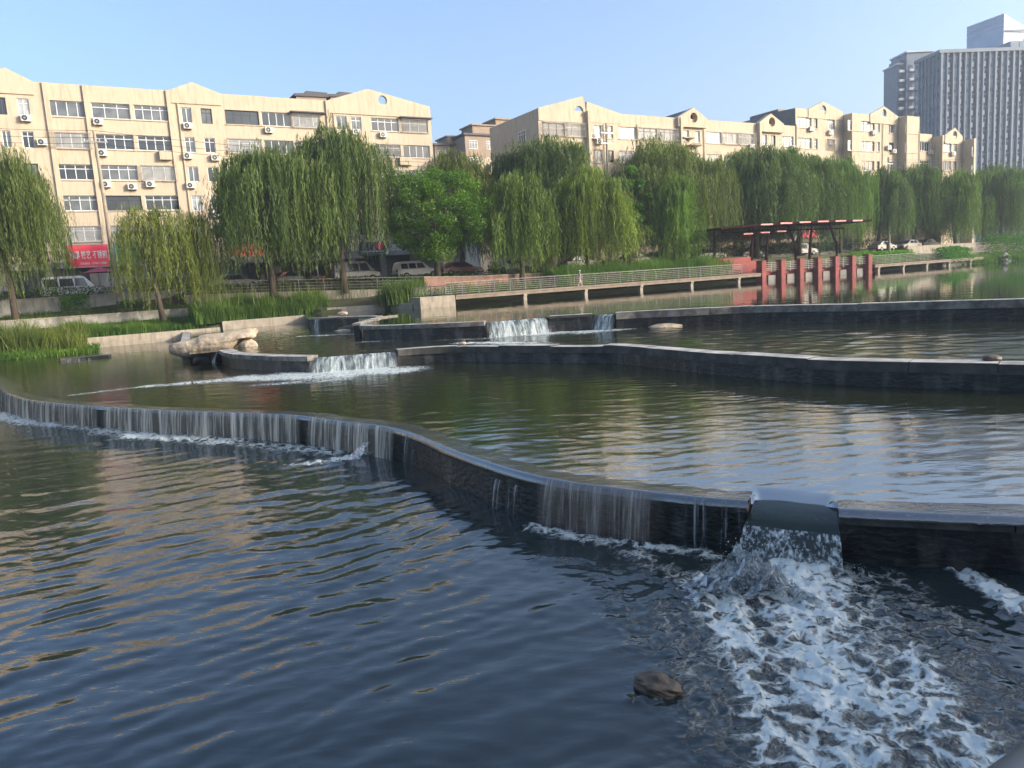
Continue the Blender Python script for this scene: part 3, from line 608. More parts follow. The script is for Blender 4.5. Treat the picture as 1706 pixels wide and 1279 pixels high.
rk('pale stone block lying on the ledge behind the small corner weir', 570, 522.5, 2.1, .4, .3, .16, 'rock', 14)
c = onz(1094, 1150, .0); sw = np.linalg.norm(onz(1134, 1150, 0)-onz(1056, 1150, 0))/2
def tort(q, p):
    if p.z > 0: q.z *= 1.0-.25*abs(p.x)
    return q
o = link('rock', rockmesh('rock', sw*1.12, sw*.74, .13, M['stone'], 21, .30, 5, tort), None, (c[0], c[1], .03)); o.rotation_euler = (R_(4), R_(6), R_(-28)); tag(o, 'brown rounded stone breaking the dark surface left of the white foam', 'rock')

# ================================================================== BANK TERRAIN
SU = [-80, -8, 8, 20, 30, 40, 100, 300]; SV = [74.5, 74.5, 74, 70, 65.5, 64.5, 64.5, 70]
def street_v(u): return np.interp(u, SU, SV)
uu = np.concatenate([np.arange(-70, -20, 4), np.arange(-20, 100, .8), np.arange(100, 330, 5)])
rows = []
us = uu; e = edge_v(us); s_ = street_v(us)
wl = np.interp(us, [10, 10.6, 17.6, 18.2], [Z2, Z3, Z3, Z4]); led = np.interp(us, [8, 10.6, 17.6, 18.2, 27, 28, 83, 90], [Z2+.62, Z3+.62, Z3+.62, Z4+.38, Z4+.45, Z4+.3, Z4+.3, Z4+.15])
prof = [(e-.0, us*0-1), (e+.02, led-.12), (e+1.2, led), ((e+s_)/2, (led+3.3)/2+.1), (s_-.4, us*0+3.25), (s_+.0, us*0+4.34), (s_+.6, us*0+4.42), (us*0+90, us*0+4.42), (us*0+140, us*0+4.42), (us*0+400, us*0+4.42)]
VV = np.zeros((len(prof), len(us), 3))
for k, (v_, z_) in enumerate(prof):
    p = us[:, None]*U[None]+v_[:, None]*V[None]; VV[k, :, :2] = p; VV[k, :, 2] = z_
idx = np.arange(len(prof)*len(us)).reshape(len(prof), len(us)); fc = np.stack([idx[:-1, :-1], idx[:-1, 1:], idx[1:, 1:], idx[1:, :-1]], -1).reshape(-1, 4)
tag(link('ground', mesh_np('ground', VV.reshape(-1, 3), fc, M['soil'], smooth=False)), 'earth bank rising from the river to the street', kind='structure')
def strip(name, label, us, va, vb, z, mat, kind='structure'):
    mb = MB()
    for i in range(len(us)-1):
        mb.poly([uv(us[i], va(us[i]), z), uv(us[i+1], va(us[i+1]), z), uv(us[i+1], vb(us[i+1]), z), uv(us[i], vb(us[i]), z)])
    return tag(mb.build(name, M[mat]), label, kind=kind)
UL = list(np.arange(-60, 300, 4.))
strip('road', 'asphalt street in front of the apartment blocks', UL, lambda u: float(street_v(u))+1.2, lambda u: float(street_v(u))+7.2, 4.43, 'asphalt')
def wallpx(label, pts_u, v, zt_, zb_, th=.3, mat='greywall', cap=None, name='retaining_wall', cat='wall', group=None):
    """pts_u: list of (u, v); a wall along it, river side at v"""
    t = thing(name, label, cat, uv(pts_u[0][0], pts_u[0][1], zb_), 0, group)
    P = [np.array(uv(u, v_)[:2]) for u, v_ in pts_u]
    zt2 = zt_ if isinstance(zt_, (list, tuple)) else [zt_]*len(P)
    mb = MB(); mc = MB()
    for i in range(len(P)-1):
        a, b = P[i], P[i+1]; d = (b-a)/np.linalg.norm(b-a); n = np.array([-d[1], d[0]])
        for m_, o0, o1, z0, z1a, z1b in ((mb, 0, th, zb_, zt2[i], zt2[i+1]),) + (((mc, -.06, th+.06, None, zt2[i], zt2[i+1]),) if cap else ()):
            if z0 is None: zz = [(z1a, z1a+.1), (z1b, z1b+.1)]
            else: zz = [(z0, z1a), (z0, z1b)]
            vs = [(*(a+n*o0), zz[0][0]), (*(a+n*o1), zz[0][0]), (*(b+n*o1), zz[1][0]), (*(b+n*o0), zz[1][0]), (*(a+n*o0), zz[0][1]), (*(a+n*o1), zz[0][1]), (*(b+n*o1), zz[1][1]), (*(b+n*o0), zz[1][1])]
            bb = len(m_.v); m_.v += vs; m_.f += [tuple(bb+k for k in f) for f in ((0, 1, 2, 3), (7, 6, 5, 4), (0, 4, 5, 1), (1, 5, 6, 2), (2, 6, 7, 3), (3, 7, 4, 0))]; m_.m += [0]*6
    inv = Matrix.Translation(-Vector(t.location))
    o = mb.build('wall', M[mat]); o.parent = t; o.matrix_parent_inverse = inv
    if cap: o = mc.build('coping', M[cap]); o.parent = t; o.matrix_parent_inverse = inv
    return t

# concrete edging along the water
wallpx('pale concrete edging along the grass at the far left bank', [(-40, 64.2), (.5, 64.2), (10.3, 64.2)], 0, 1.44, .2, .6, 'concrete', name='stone_edging', cat='edging')
wallpx('pale concrete edging in front of the long reeds', [(10.45, 64.0), (17.5, 63.9), (19.0, 63.4)], 0, 1.88, .8, .6, 'concrete', name='stone_edging', cat='edging')
wallpx('raised concrete edging that steps up behind the corner weir', [(18.85, 63.25), (23.3, 61.3), (24.25, 57.6)], 0, 2.36, 1.4, .6, 'concrete', name='stone_edging', cat='edging')
wallpx('pale concrete end block where the boardwalk starts', [(24.3, 55.95), (27.35, 55.8)], 0, 2.80, 1.2, 2.2, 'concrete', name='stone_edging', cat='edging')
wallpx('upper grey retaining wall below the street at left', [(-60, 74.0), (-8, 74.0), (8.6, 73.9)], 0, 4.62, 3.1, .3, 'greywall', 'concrete')
wallpx('lower grey retaining wall behind the left grass', [(-60, 69), (8.9, 69), (12, 69)], 0, 3.0, 1.4, .3, 'greywall', 'concrete')
wallpx('sloping cream wall of the ramp under a metal railing', [(9, 72.6), (16, 69.2), (22, 66.2), (29, 63.4)], 0, [4.22, 4.0, 3.75, 3.45], 2.2, .3, 'concrete', None, name='ramp_wall')
wallpx('low pinkish brick wall with pale coping behind the boardwalk', [(28, 63.2), (33, 63), (41.5, 63)], 0, [4.42, 4.22, 4.12], 2.8, .3, 'brickwall', 'concrete')
wallpx('long beige wall above the right bank behind the bushes', [(100, 62.5), (122, 62.5), (140, 63.5), (200, 66)], 0, 4.75, 3.0, .3, 'concrete', 'concrete')

def railing(label, P, z, h=1.03, bars=6, sp=1.6, mat='palemetal', vert=False, group='metal railings'):
    """P list of (u,v); z list or number"""
    z = z if isinstance(z, (list, tuple)) else [z]*len(P)
    t = thing('railing', label, 'railing', uv(P[0][0], P[0][1], z[0]), 0, group); inv = Matrix.Translation(-Vector(t.location))
    mb = MB(); mp = MB(); pts = [np.array(uv(P[i][0], P[i][1], z[i])) for i in range(len(P))]
    for a, b in zip(pts[:-1], pts[1:]):
        L = np.linalg.norm(b-a); k = max(1, int(round(L/sp)))
        for j in range(bars):
            zz = h*(j+1)/bars-(.0 if j == bars-1 else .03); r = .03 if j == bars-1 else .018
            if vert and 0 < j < bars-1: continue
            mb.bar(a+[0, 0, zz], b+[0, 0, zz], r, 5)
        if vert:
            for j in range(int(L/.14)): q = a+(b-a)*(j*.14/L); mb.bar(q+[0, 0, .15], q+[0, 0, h], .012, 4)
        for j in range(k+1): q = a+(b-a)*j/k; mp.bar(q, q+[0, 0, h], .028, 5)
    for n_, m_ in (('bars', mb), ('posts', mp)):
        o = m_.build(n_, M[mat if n_ == 'bars' else 'greymetal'], t); o.matrix_parent_inverse = inv
    return t
railing('metal railing running down the ramp above the left reeds', [(9, 72.7), (16, 69.3), (22, 66.3), (29, 63.5)], [4.22, 4.0, 3.75, 3.45], bars=4, sp=2.2)
railing('short railing of upright bars at the start of the boardwalk', [(25.1, 59.3), (27.2, 56.2)], 2.82, .8, vert=True)
railing('long horizontal bar railing of the boardwalk left of the red pillars', [(27.4, 57.6), (40, 57.6), (52, 57.6), (62.6, 57.6)], 2.80)
railing('horizontal bar railing of the boardwalk right of the red pillars', [(83.6, 57.9), (94, 57.9), (104, 58.3)], 2.80)
railing('metal railing in front of the beige wall at far right', [(104, 60.8), (118, 61.3), (132, 61.5)], 3.3, bars=5)
railing('street-side railing beside the hedge at left', [(2, 73.2), (9, 72.9)], 4.25, bars=4, sp=1.4)

def boardwalk(label, ua, ub, v0, v1, z, posts):
    t = thing('boardwalk', label, 'boardwalk', uv(ua, v0, z), ROTB, 'boardwalks along the far bank'); L = ub-ua
    mb = MB(); k = int(L/2.4); [mb.box(L*i/k+.012, L*(i+1)/k-.012, 0, v1-v0, -.12, 0) for i in range(k)]
    mb.build('deck', M['deck'], t)
    mb = MB(); mb.box(0, L, .06, .26, -.34, -.123); mb.box(0, L, v1-v0-.3, v1-v0-.1, -.34, -.123); mb.build('beam', M['deck'], t)
    for p in posts:
        mb = MB(); mb.box(p-ua-.17, p-ua+.17, .1, .45, -2.2, -.343); mb.box(p-ua-.17, p-ua+.17, .02, v1-v0, -.5, -.345); mb.build('post', M['concrete'], t)
boardwalk('long boardwalk on concrete posts left of the red pillars', 27.4, 63.4, 55.72, 57.8, 2.79, [34.1, 40.6, 47.1, 53.6, 60.2])
boardwalk('boardwalk on posts right of the red pillars', 84.2, 108, 56.6, 58.2, 2.79, [85, 90, 95, 100, 105])
# red landing stage and pavilion
def pavilion():
    t = thing('red_terrace', 'red riverside terrace with seven square pillars standing in the water', 'terrace', uv(62, 56.5, 2.8), ROTB)
    mb = MB(); mb.box(.6, 22, .9, 7.5, -.3, 0); mb.build('deck', M['redwall'], t)
    mb = MB()
    for i in range(4): mb.box(-1.2-.0*i, 6.5-i*.5, 2.2+i*.55, 2.75+i*.55+.6, .0, .45*(i+1))
    mb.build('steps', M['redwall'], t)
    for i in range(7):
        x = 2.75+3.05*i; mb = MB(); mb.box(x-.34, x+.34, 0, .8, -1.9, 1.2); mb.box(x-.38, x+.38, -.05, .85, 1.203, 1.28); bevel(mb.build('pillar', M['redwall'], t), .03)
        if i < 6:
            mb = MB()
            for k in range(5): mb.box(x+.35, x+2.70, .35, .40, .2+k*.2, .24+k*.2)
            mb.box(x+1.5, x+1.55, .34, .41, 0, 1.05); mb.build('rail_bars', M['palemetal'], t)
            mb = MB(); mb.box(x+1.2, x+2.4, .5, .9, -1.5, -.35); mb.build('pier', M['greyrender'], t)
    t = thing('pavilion', 'dark red arched canopy with pink roof lights on slanting posts', 'pavilion', uv(60, 58, 2.8), ROTB)
    mb = MB(); n = 24; L = 25.5
    pz = lambda x: 4.75+.50*math.sin(math.pi*min(1, (x/L))**.8*.62)
    for i in range(n):
        a, b = L*i/n, L*(i+1)/n; mb.poly([(a, 0, pz(a)), (b, 0, pz(b)), (b, 5.5, pz(b)), (a, 5.5, pz(a))]); mb.poly([(a, 0, pz(a)+.22), (a, 5.5, pz(a)+.22), (b, 5.5, pz(b)+.22), (b, 0, pz(b)+.22)])
        mb.poly([(a, 0, pz(a)), (a, 0, pz(a)+.22), (b, 0, pz(b)+.22), (b, 0, pz(b))]); mb.poly([(a, 5.5, pz(a)), (b, 5.5, pz(b)), (b, 5.5, pz(b)+.22), (a, 5.5, pz(a)+.22)])
    mb.poly([(0, 0, pz(0)), (0, 5.5, pz(0)), (0, 5.5, pz(0)+.22), (0, 0, pz(0)+.22)]); mb.poly([(L, 0, pz(L)), (L, 0, pz(L)+.22), (L, 5.5, pz(L)+.22), (L, 5.5, pz(L))])
    mb.build('roof', M['redbeam'], t)
    for i in range(6):
        x = 6.0+3.15*i; mb = MB(); mb.box(x, x+1.9, -.06, -.005, pz(x+1)+.03, pz(x+1)+.19); mb.build('roof_light', M['skylight'], t)
    for i in range(3):
        x = 5.0+2.7*i; mb = MB(); mb.box(x, x+1.5, 1.5, 1.8, pz(x)-.75, pz(x)-.6); mb.build('roof_light', M['skylight'], t)
    for x in (7, 9.5, 14.5, 17, 22):
        mb = MB(); mb.tube([(x, 2.4, 0), (x+.3, 2.5, 2.6), (x+(.9 if int(x) % 2 else -.9), 2.7, pz(x)+.02)], [.22, .18, .12], 6); mb.build('post', M['redbeam'], t)
    mb = MB(); mb.box(3, 24, 2.6, 2.8, 4.55, 4.74); mb.build('beam', M['redbeam'], t)
pavilion()

# ================================================================== BUILDINGS
_wc = {}
def winmesh(w, h, nm, fr, tr, gl):
    k = (round(w, 1), round(h, 1), nm, fr, tr, gl)
    if k not in _wc:
        mb = MB(); f = .07
        mb.box(0, w, .1, .17, 0, f); mb.box(0, w, .1, .17, h-f, h); mb.box(0, f, .1, .17, f, h-f); mb.box(w-f, w, .1, .17, f, h-f)
        for i in range(1, nm): x = w*i/nm; mb.box(x-f*.45, x+f*.45, .102, .168, f, h-f)
        if tr: mb.box(f, w-f, .104, .166, h*.70, h*.70+f*.8)
        g = MB(); g.poly([(f*.5, .14, f*.5), (w-f*.5, .14, f*.5), (w-f*.5, .14, h-f*.5), (f*.5, .14, h-f*.5)])
        _wc[k] = (mb.mesh('window', M[fr]), g.mesh('pane', M[gl]))
    return _wc[k]
_gm = {}
def grille(w, h, d=.45):
    k = (round(w, 1), round(h, 1))
    if k not in _gm:
        mb = MB(); n = max(3, int(w/.13))
        for i in range(n+1): x = w*i/n; mb.box(x-.012, x+.012, -d, -d+.024, 0, h)
        for z in (0, h*.5, h): mb.box(0, w, -d-.01, -d+.02, z-.015, z+.015); mb.box(-.02, .01, -d, 0, z-.015, z+.015); mb.box(w-.01, w+.02, -d, 0, z-.015, z+.015)
        _gm[k] = mb.mesh('grille', M['palemetal'])
    return _gm[k]
def acmesh():
    mb = MB(); mb.box(0, .82, -.42, -.08, 0, .56); mb.box(.05, .12, -.08, 0, -.08, 0); mb.box(.7, .77, -.4, 0, -.06, -.003)
    g = MB(); c = (.30, -.425, .28)
    for r, m in ((.235, 0), (.09, 1)):
        b = len(g.v); n = 16; y = c[1]-(0 if m == 0 else .01); g.v += [(c[0]+r*math.cos(2*math.pi*i/n), y, c[2]+r*math.sin(2*math.pi*i/n)) for i in range(n)]; g.f.append(tuple(range(b, b+n))); g.m.append(m)
    return mb.mesh('air_conditioner', M['acwhite']), g.mesh('fan_grille', [M['black'], M['greymetal']])
ACM = acmesh()
def facade(mb, s0, s1, z0, z1, ops, y=0., rev=.3, m=0):
    ops = [o for o in ops if o[0] > s0 and o[1] < s1]
    S = sorted({s0, s1, *[o[0] for o in ops], *[o[1] for o in ops]}); Z = sorted({z0, z1, *[o[2] for o in ops], *[o[3] for o in ops]})
    for i in range(len(S)-1):
        run = None
        for j in range(len(Z)-1):
            cs, cz = (S[i]+S[i+1])/2, (Z[j]+Z[j+1])/2
            hole = any(o[0] < cs < o[1] and o[2] < cz < o[3] for o in ops)
            if not hole: run = Z[j] if run is None else run
            if run is not None and (hole or j == len(Z)-2):
                top = Z[j] if hole else Z[j+1]; mb.poly([(S[i], y, run), (S[i+1], y, run), (S[i+1], y, top), (S[i], y, top)], m); run = None
    for a, b, c, d in ops:
        mb.poly([(a, y, c), (a, y+rev, c), (a, y+rev, d), (a, y, d)], m); mb.poly([(b, y, c), (b, y, d), (b, y+rev, d), (b, y+rev, c)], m)
        mb.poly([(a, y, d), (a, y+rev, d), (b, y+rev, d), (b, y, d)], m); mb.poly([(a, y, c), (b, y, c), (b, y+rev, c), (a, y+rev, c)], m)
def ringgable(mb, outer, cx, cz, r, y, th=.3, m=0):
    """convex outline (x,z) with a round hole, thickness th"""
    n = 28; ang = [2*math.pi*i/n for i in range(n)]+[math.atan2(z-cz, x-cx) % (2*math.pi) for x, z in outer]; ang = sorted(set(round(a, 5) for a in ang))
    def hit(a):
        dx, dz = math.cos(a), math.sin(a); best = 1e9
        for i in range(len(outer)):
            x1, z1 = outer[i]; x2, z2 = outer[(i+1) % len(outer)]; ex, ez = x2-x1, z2-z1; den = dx*ez-dz*ex
            if abs(den) < 1e-9: continue
            t = ((x1-cx)*ez-(z1-cz)*ex)/den; s = ((x1-cx)*dz-(z1-cz)*dx)/den
            if t > 0 and -1e-6 <= s <= 1+1e-6: best = min(best, t)
        return (cx+dx*best, cz+dz*best)
    O = [hit(a) for a in ang]; I = [(cx+r*math.cos(a), cz+r*math.sin(a)) for a in ang]; k = len(ang)
    for i in range(k):
        j = (i+1) % k
        mb.poly([(I[i][0], y, I[i][1]), (O[i][0], y, O[i][1]), (O[j][0], y, O[j][1]), (I[j][0], y, I[j][1])], m)
        mb.poly([(I[i][0], y+th, I[i][1]), (I[j][0], y+th, I[j][1]), (O[j][0], y+th, O[j][1]), (O[i][0], y+th, O[i][1])], m)
        mb.poly([(I[i][0], y, I[i][1]), (I[j][0], y, I[j][1]), (I[j][0], y+th, I[j][1]), (I[i][0], y+th, I[i][1])], m)
        mb.poly([(O[i][0], y, O[i][1]), (O[i][0], y+th, O[i][1]), (O[j][0], y+th, O[j][1]), (O[j][0], y, O[j][1])], m)
class Block:
    def __init__(s, label, u0, v0, z0=4.42, cat='apartment block', name='apartment_building'):
        s.u, s.v, s.z = u0, v0, z0; s.t = thing(name, label, cat, uv(u0, v0, z0), ROTB); s.ops = []; s.wall = MB(); s.rr = random.Random(int(u0*10)+5)
    def P(s, x, y, dv=0.): a = onv(x, y, s.v+dv); return a[0]-s.u, a[1]-s.z
    def win(s, a, b, c, d, dv=0., kind=None, nm=None, gr=False):
        rr = s.rr; w = b-a; fr = 'whiteframe' if rr.random() < .86 else 'darkframe'; gl = rr.choice(['glassdark', 'glassdark', 'glassdark', 'glassmid', 'glassmid', 'glassmid', 'glasspale', 'glasspale'])
        if kind: gl = kind
        nm = nm or (2 if w < 1.6 else rr.choice([3, 4, 4])); tr = rr.random() < .6 if w > 1.6 else rr.random() < .5
        f, g = winmesh(w, d-c, nm, fr, tr, gl); o = link('window', f, s.t, (a, dv, c)); link('pane', g, o)
        if gr or (w > 1.5 and rr.random() < .14): link('grille', grille(w, d-c), o)
    def ac(s, x, z, dv=0.): o = link('air_conditioner', ACM[0], s.t, (x-.4, dv, z)); link('fan_grille', ACM[1], o)
    def pipe(s, x, z0, z1, dv=0., r=.06): mb = MB(); mb.tube([(x, dv-.1, z1), (x, dv-.1, z0)], [r, r], 6); mb.build('drainpipe', M['creamlow'], s.t)
    def sill(s, a, b, c, dv=0.): pass
# ---- left block
B = Block('long cream apartment block with three pointed gables at left', 5, 83.5)
B.dom = None
cols = [(-40, -12, 150, 'b'), (-6, 9, 157, 's'), (28, 48, 160, 's'), (76, 145, 165, 'b'), (152, 216, 170, 'b'), (223, 281, 174, 'b'), (302, 319, 178, 's'), (335, 353, 181, 's'), (375, 431, 183, 'b'), (436, 485, 186, 'b'), (488, 533, 189, 'b'), (560, 578, 192, 's'), (585, 602, 194, 's'), (619, 664, 197, 'b'), (669, 713, 199, 'b')]
sE = B.P(717, 190)[0]; s0 = B.P(-40, 120)[0]-34
rowz = [B.P(152, 170)[1]-2.88*k for k in range(5)]
ex = []
for x0, x1, y, ty in cols:
    a, b = B.P(x0, y+10)[0], B.P(x1, y+10)[0]; ex.append((a, b, ty))
for k in range(1, 6): ex.append((s0+4.6*k+.5, s0+4.6*k+3.9, 'b'))
for i, (a, b, ty) in enumerate(ex):
    for k, zt in enumerate(rowz):
        h = 1.42 if ty == 'b' else 1.5
        B.ops.append((a, b, zt-h, zt)); B.win(a, b, zt-h, zt, .0 if ty == 's' else .06, gr=(k == 4 and ty == 'b') or (i, k) in ((10, 0), (5, 2), (8, 1), (13, 1), (14, 2)))
par = B.P(275, 150)[1]
facade(B.wall, s0, sE, 3.6, par, B.ops)
D = 12
mb = B.wall
mb.poly([(s0, 0, 0), (s0, 0, par), (s0, D, par), (s0, D, 0)]); mb.poly([(sE, 0, 3.6), (sE, D, 3.6), (sE, D, par), (sE, 0, par)]); mb.poly([(s0, D, 0), (s0, D, par), (sE, D, par), (sE, D, 0)])
mb.poly([(s0, .3, par), (sE, .3, par), (sE, .3, par-.9), (s0, .3, par-.9)]); mb.poly([(s0, 0, par), (sE, 0, par), (sE, .3, par), (s0, .3, par)])
# gables
def gable(mb, a, b, pk, z, zp, y=-.12, hole=None, th=.42, low=None):
    low = z-1.2 if low is None else low
    out = [(a, low), (b, low), (b, z), (pk, zp), (a, z)]
    if hole: ringgable(mb, out, hole[0], hole[1], hole[2], y, th)
    else:
        mb.poly([(x, y, q) for x, q in out]); mb.poly([(x, y+th, q) for x, q in out][::-1])
        for i in range(len(out)): (x1, q1), (x2, q2) = out[i], out[(i+1) % len(out)]; mb.poly([(x1, y, q1), (x1, y+th, q1), (x2, y+th, q2), (x2, y, q2)])
gable(mb, B.P(281, 150)[0], B.P(366, 155)[0], B.P(319, 137)[0], par+.02, B.P(319, 137)[1])
gable(mb, B.P(-60, 120)[0], B.P(53, 130)[0], B.P(8, 113)[0], par+.02, B.P(8, 113)[1])
gable(mb, B.P(545, 165)[0], sE-.05, B.P(612, 148)[0], par+.02, B.P(612, 148)[1], hole=(B.P(637, 167)[0], B.P(637, 167)[1], .52), low=par-1.3)
B.wall.build('wall', M['cream'], B.t)
mb = MB(); mb.box(s0+.31, sE-.01, .33, D-.01, par-.92, par-.8); mb.build('roof', M['roofdark'], B.t)
for x, y in ((75, 140), (141, 140), (281, 160), (545, 168)):      # pilasters
    a = B.P(x, y+20)[0]; mb = MB(); mb.box(a-.14, a+.22, -.2, -.003, 3.6, par-.02); mb.build('pilaster', M['cream'], B.t)
for x, y in ((288, 165), (549, 180), (70, 140)): B.pipe(B.P(x, y)[0]+.35, 4, par-1.2)
for x, y in ((43, 196), (163, 202), (312, 209), (70, 236), (170, 254), (312, 259), (176, 306), (220, 310), (250, 306), (317, 308), (447, 216), (592, 219), (637, 224), (358, 262), (360, 356)):
    p = B.P(x, y); B.ac(p[0], p[1]-.35)
for a, b, c in ((265, 285, 258), (664, 684, 268)): p, q = B.P(a, c), B.P(b, c); mb = MB(); mb.box(p[0], q[0], -.5, -.003, p[1]-.5, p[1]+.35); mb.build('balcony_box', M['cream'], B.t)
for x0, x1, y in ((485, 541, 187), (667, 717, 196)): p, q = B.P(x0, y), B.P(x1, y); mb = MB(); mb.box(p[0]-.2, q[0], -.6, -.004, p[1]-.05, p[1]+.08); mb.build('awning', M['roofdark'], B.t)
# ledges under the window rows
for zt in rowz[:5]:
    for a, b, ty in ex[:15]:
        if ty == 'b' and b > s0+20: mb = MB(); mb.box(a-.1, b+.1, -.09, -.004, zt-1.52, zt-1.43); mb.build('sill', M['cream'], B.t)
# ground floor shops
mb = MB(); so = []
x = s0+.6
while x < sE-3.4: so.append((x, x+3.0, .02, 3.0)); x += 3.7
facade(mb, s0, sE, 0, 3.6, so, rev=.5); mb.build('ground_floor', M['greyrender'], B.t)
for k, (a, b, c, d) in enumerate(so):
    mb = MB(); mb.box(a, b, .4, .45, c, d); o = mb.build('shop_front', [M['glassdark'], M['roofdark'], M['greymetal']][k % 3], B.t)
    m2 = MB(); [m2.box(a+q*(b-a)-.04, a+q*(b-a)+.04, .34, .39, c, d) for q in (.02, .35, .66, .98)]; m2.build('frame', M['darkframe'], o)
# roof tile hips behind
for x0, x1, y in ((490, 548, 160), (547, 598, 161)):
    t = thing('roof_house', 'small dark tiled roof peeping over the left block, ' + ('left one' if x0 == 490 else 'right one'), 'rooftop', uv(onv(x0, y, 94)[0], 94, 0), ROTB, 'roof houses')
    p, q = onv(x0, y, 94), onv(x1, y, 94); L = q[0]-p[0]; zt = onv(x1, y-5, 94)[1]
    mb = MB(); mb.box(.3, L-.3, .2, 4, 4.42, zt-.5); mb.build('wall', M['brownrender'], t)
    mb = MB(); mb.extrude([(0, zt-.55), (L, zt-.5), (L-.2, zt+.05), (L*.35, zt+.1), (L*.3, zt-.2), (.1, zt-.25)], 0, 4.5); mb.build('roof', M['roofdark'], t)

# ---- right block
B = Block('long stepped cream apartment block with round-holed gables on the right', 47, 72)
def seg(B, dv, s0, s1, par, cols, rows, zc, ncut=4, side=True, D=11, zbot=0.):
    ops = []
    for x0, x1, y in cols:
        a, b = B.P(x0, y+8, dv)[0], B.P(x1, y+8, dv)[0]
        for k in range(rows):
            zt = zc-2.78*k; h = 1.4; ops.append((a, b, zt-h, zt)); B.win(a, b, zt-h, zt, dv+.03, gr=(x0, k) in ((903, 0), (943, 0), (1064, 0), (1205, 0), (989, 1)), kind='glasspale' if (x0+k) % 5 == 0 else None)
        for k in range(min(rows, 3)): mb = MB(); mb.box(a-.08, b+.08, dv-.08, dv-.004, zc-2.78*k-1.5, zc-2.78*k-1.41); mb.build('sill', M['cream'], B.t)
    facade(B.wall, s0, s1, zbot, par, ops, y=dv)
    mb = B.wall
    mb.poly([(s0, dv, 0), (s0, dv, par), (s0, D, par), (s0, D, 0)]); mb.poly([(s1, dv, 0), (s1, D, 0), (s1, D, par), (s1, dv, par)]); mb.poly([(s0, D, 0), (s0, D, par), (s1, D, par), (s1, D, 0)])
    mb.poly([(s0, dv, par), (s1, dv, par), (s1, dv+.3, par), (s0, dv+.3, par)]); mb.poly([(s0, dv+.3, par), (s1, dv+.3, par), (s1, dv+.3, par-.8), (s0, dv+.3, par-.8)])
    m2 = MB(); m2.box(s0+.02, s1-.02, dv+.32, D-.02, par-.82, par-.72); m2.build('roof', M['roofdark'], B.t)
parR = 22.18-4.42; uA = B.P(1325, 200)[0]
e0 = 0.0
colsR = [(903, 941, 203), (943, 977, 207), (989, 1002, 208), (1008, 1021, 209), (1031, 1060, 213), (1064, 1095, 214), (1098, 1128, 216), (1139, 1148, 217), (1158, 1166, 218), (1177, 1202, 219), (1205, 1230, 221), (1232, 1256, 222), (1270, 1278, 222), (1284, 1292, 223), (1303, 1322, 224)]
seg(B, 0, e0, uA, parR, colsR, 4, 20.75-4.42)
g = lambda x, y, dv=0.: B.P(x, y, dv)
gable(B.wall, .02, g(974, 170)[0], g(972.5, 160)[0]-.1, parR+.02, g(972, 160)[1], hole=(g(964, 186)[0], g(964, 186)[1], .62), low=parR-1.3, y=-.1, th=.35)
gable(B.wall, g(976, 170)[0], g(1034, 190)[0], g(977, 170)[0], parR+.02, g(977, 169)[1], y=-.05, th=.35)
gable(B.wall, g(1126, 196)[0], g(1174, 202)[0], g(1151, 180)[0], parR+.02, g(1151, 180)[1], hole=(g(1152, 197)[0], g(1152, 197)[1], .6), low=parR-1.1, y=-.45, th=.8)
gable(B.wall, g(1260, 200)[0], g(1302, 207)[0], g(1280, 190)[0], parR+.02, g(1280, 190)[1], hole=(g(1282, 204)[0], g(1282, 204)[1], .6), low=parR-1.1, y=-.45, th=.8)
for x0, x1 in ((1126, 1174), (1260, 1302)):      # roofs running back from the gables
    a, b, c = g(x0, 200)[0], g(x1, 205)[0], (g((x0+x1)/2+1, 185)[0]); zp = g(1151, 180)[1] if x0 == 1126 else g(1280, 190)[1]
    mb = MB(); mb.poly([(a, .36, parR), (c, .36, zp-.05), (c, 9, zp-.05), (a, 9, parR)]); mb.poly([(b, .36, parR), (b, 9, parR), (c, 9, zp-.05), (c, .36, zp-.05)]); mb.build('gable_roof', M['roofdark'], B.t)
parA = g(1330, 180)[1]; uB = g(1404, 200)[0]
seg(B, -.02, uA+.02, uB, parA, [(1328, 1352, 194), (1356, 1362, 199), (1378, 1391, 200)], 4, g(1340, 195)[1])
gable(B.wall, g(1346, 180)[0], uB-.05, g(1370, 170)[0], parA+.02, g(1370, 169)[1], hole=(g(1371, 183)[0], g(1371, 183)[1], .62), low=parA-1.2, y=-.1, th=.35)
# dark stair wall rising to the taller part
mb = MB(); mb.poly([(uA, 0, parR-.5), (uA, 8, parR-.5), (uA, 8, parA+.4), (uA, 0, parA)]); mb.box(uA+.1, uA+3, 3, 8, parA-.5, parA+.5); mb.build('stair_wall', M['greyrender'], B.t)
d1 = -1.5
seg(B, d1, uB+.02, g(1496, 200, d1)[0], g(1410, 187, d1)[1], [(1414, 1433, 201), (1435, 1457, 202), (1461, 1466, 206), (1481, 1490, 208)], 4, g(1433, 201, d1)[1])
pB = g(1410, 187, d1)[1]; eB = g(1496, 200, d1)[0]
gable(B.wall, g(1449, 190, d1)[0], eB-.05, g(1472, 178, d1)[0], pB+.02, g(1472, 177, d1)[1], hole=(g(1472, 189, d1)[0], g(1472, 189, d1)[1], .6), low=pB-1.2, y=d1-.1, th=.35)
d2 = -2.9
a2 = eB+.03; b2 = g(1532, 200, d2)[0]; c2 = g(1553, 225, d2)[0]
seg(B, d2, a2, b2, g(1515, 193, d2)[1], [(1510, 1530, 206)], 4, g(1520, 206, d2)[1])
seg(B, d2+.02, b2+.02, c2, g(1545, 223, d2)[1], [(1533, 1549, 236)], 3, g(1545, 236, d2)[1])
d3 = -4.5; b3 = g(1603, 230, d3)[0]
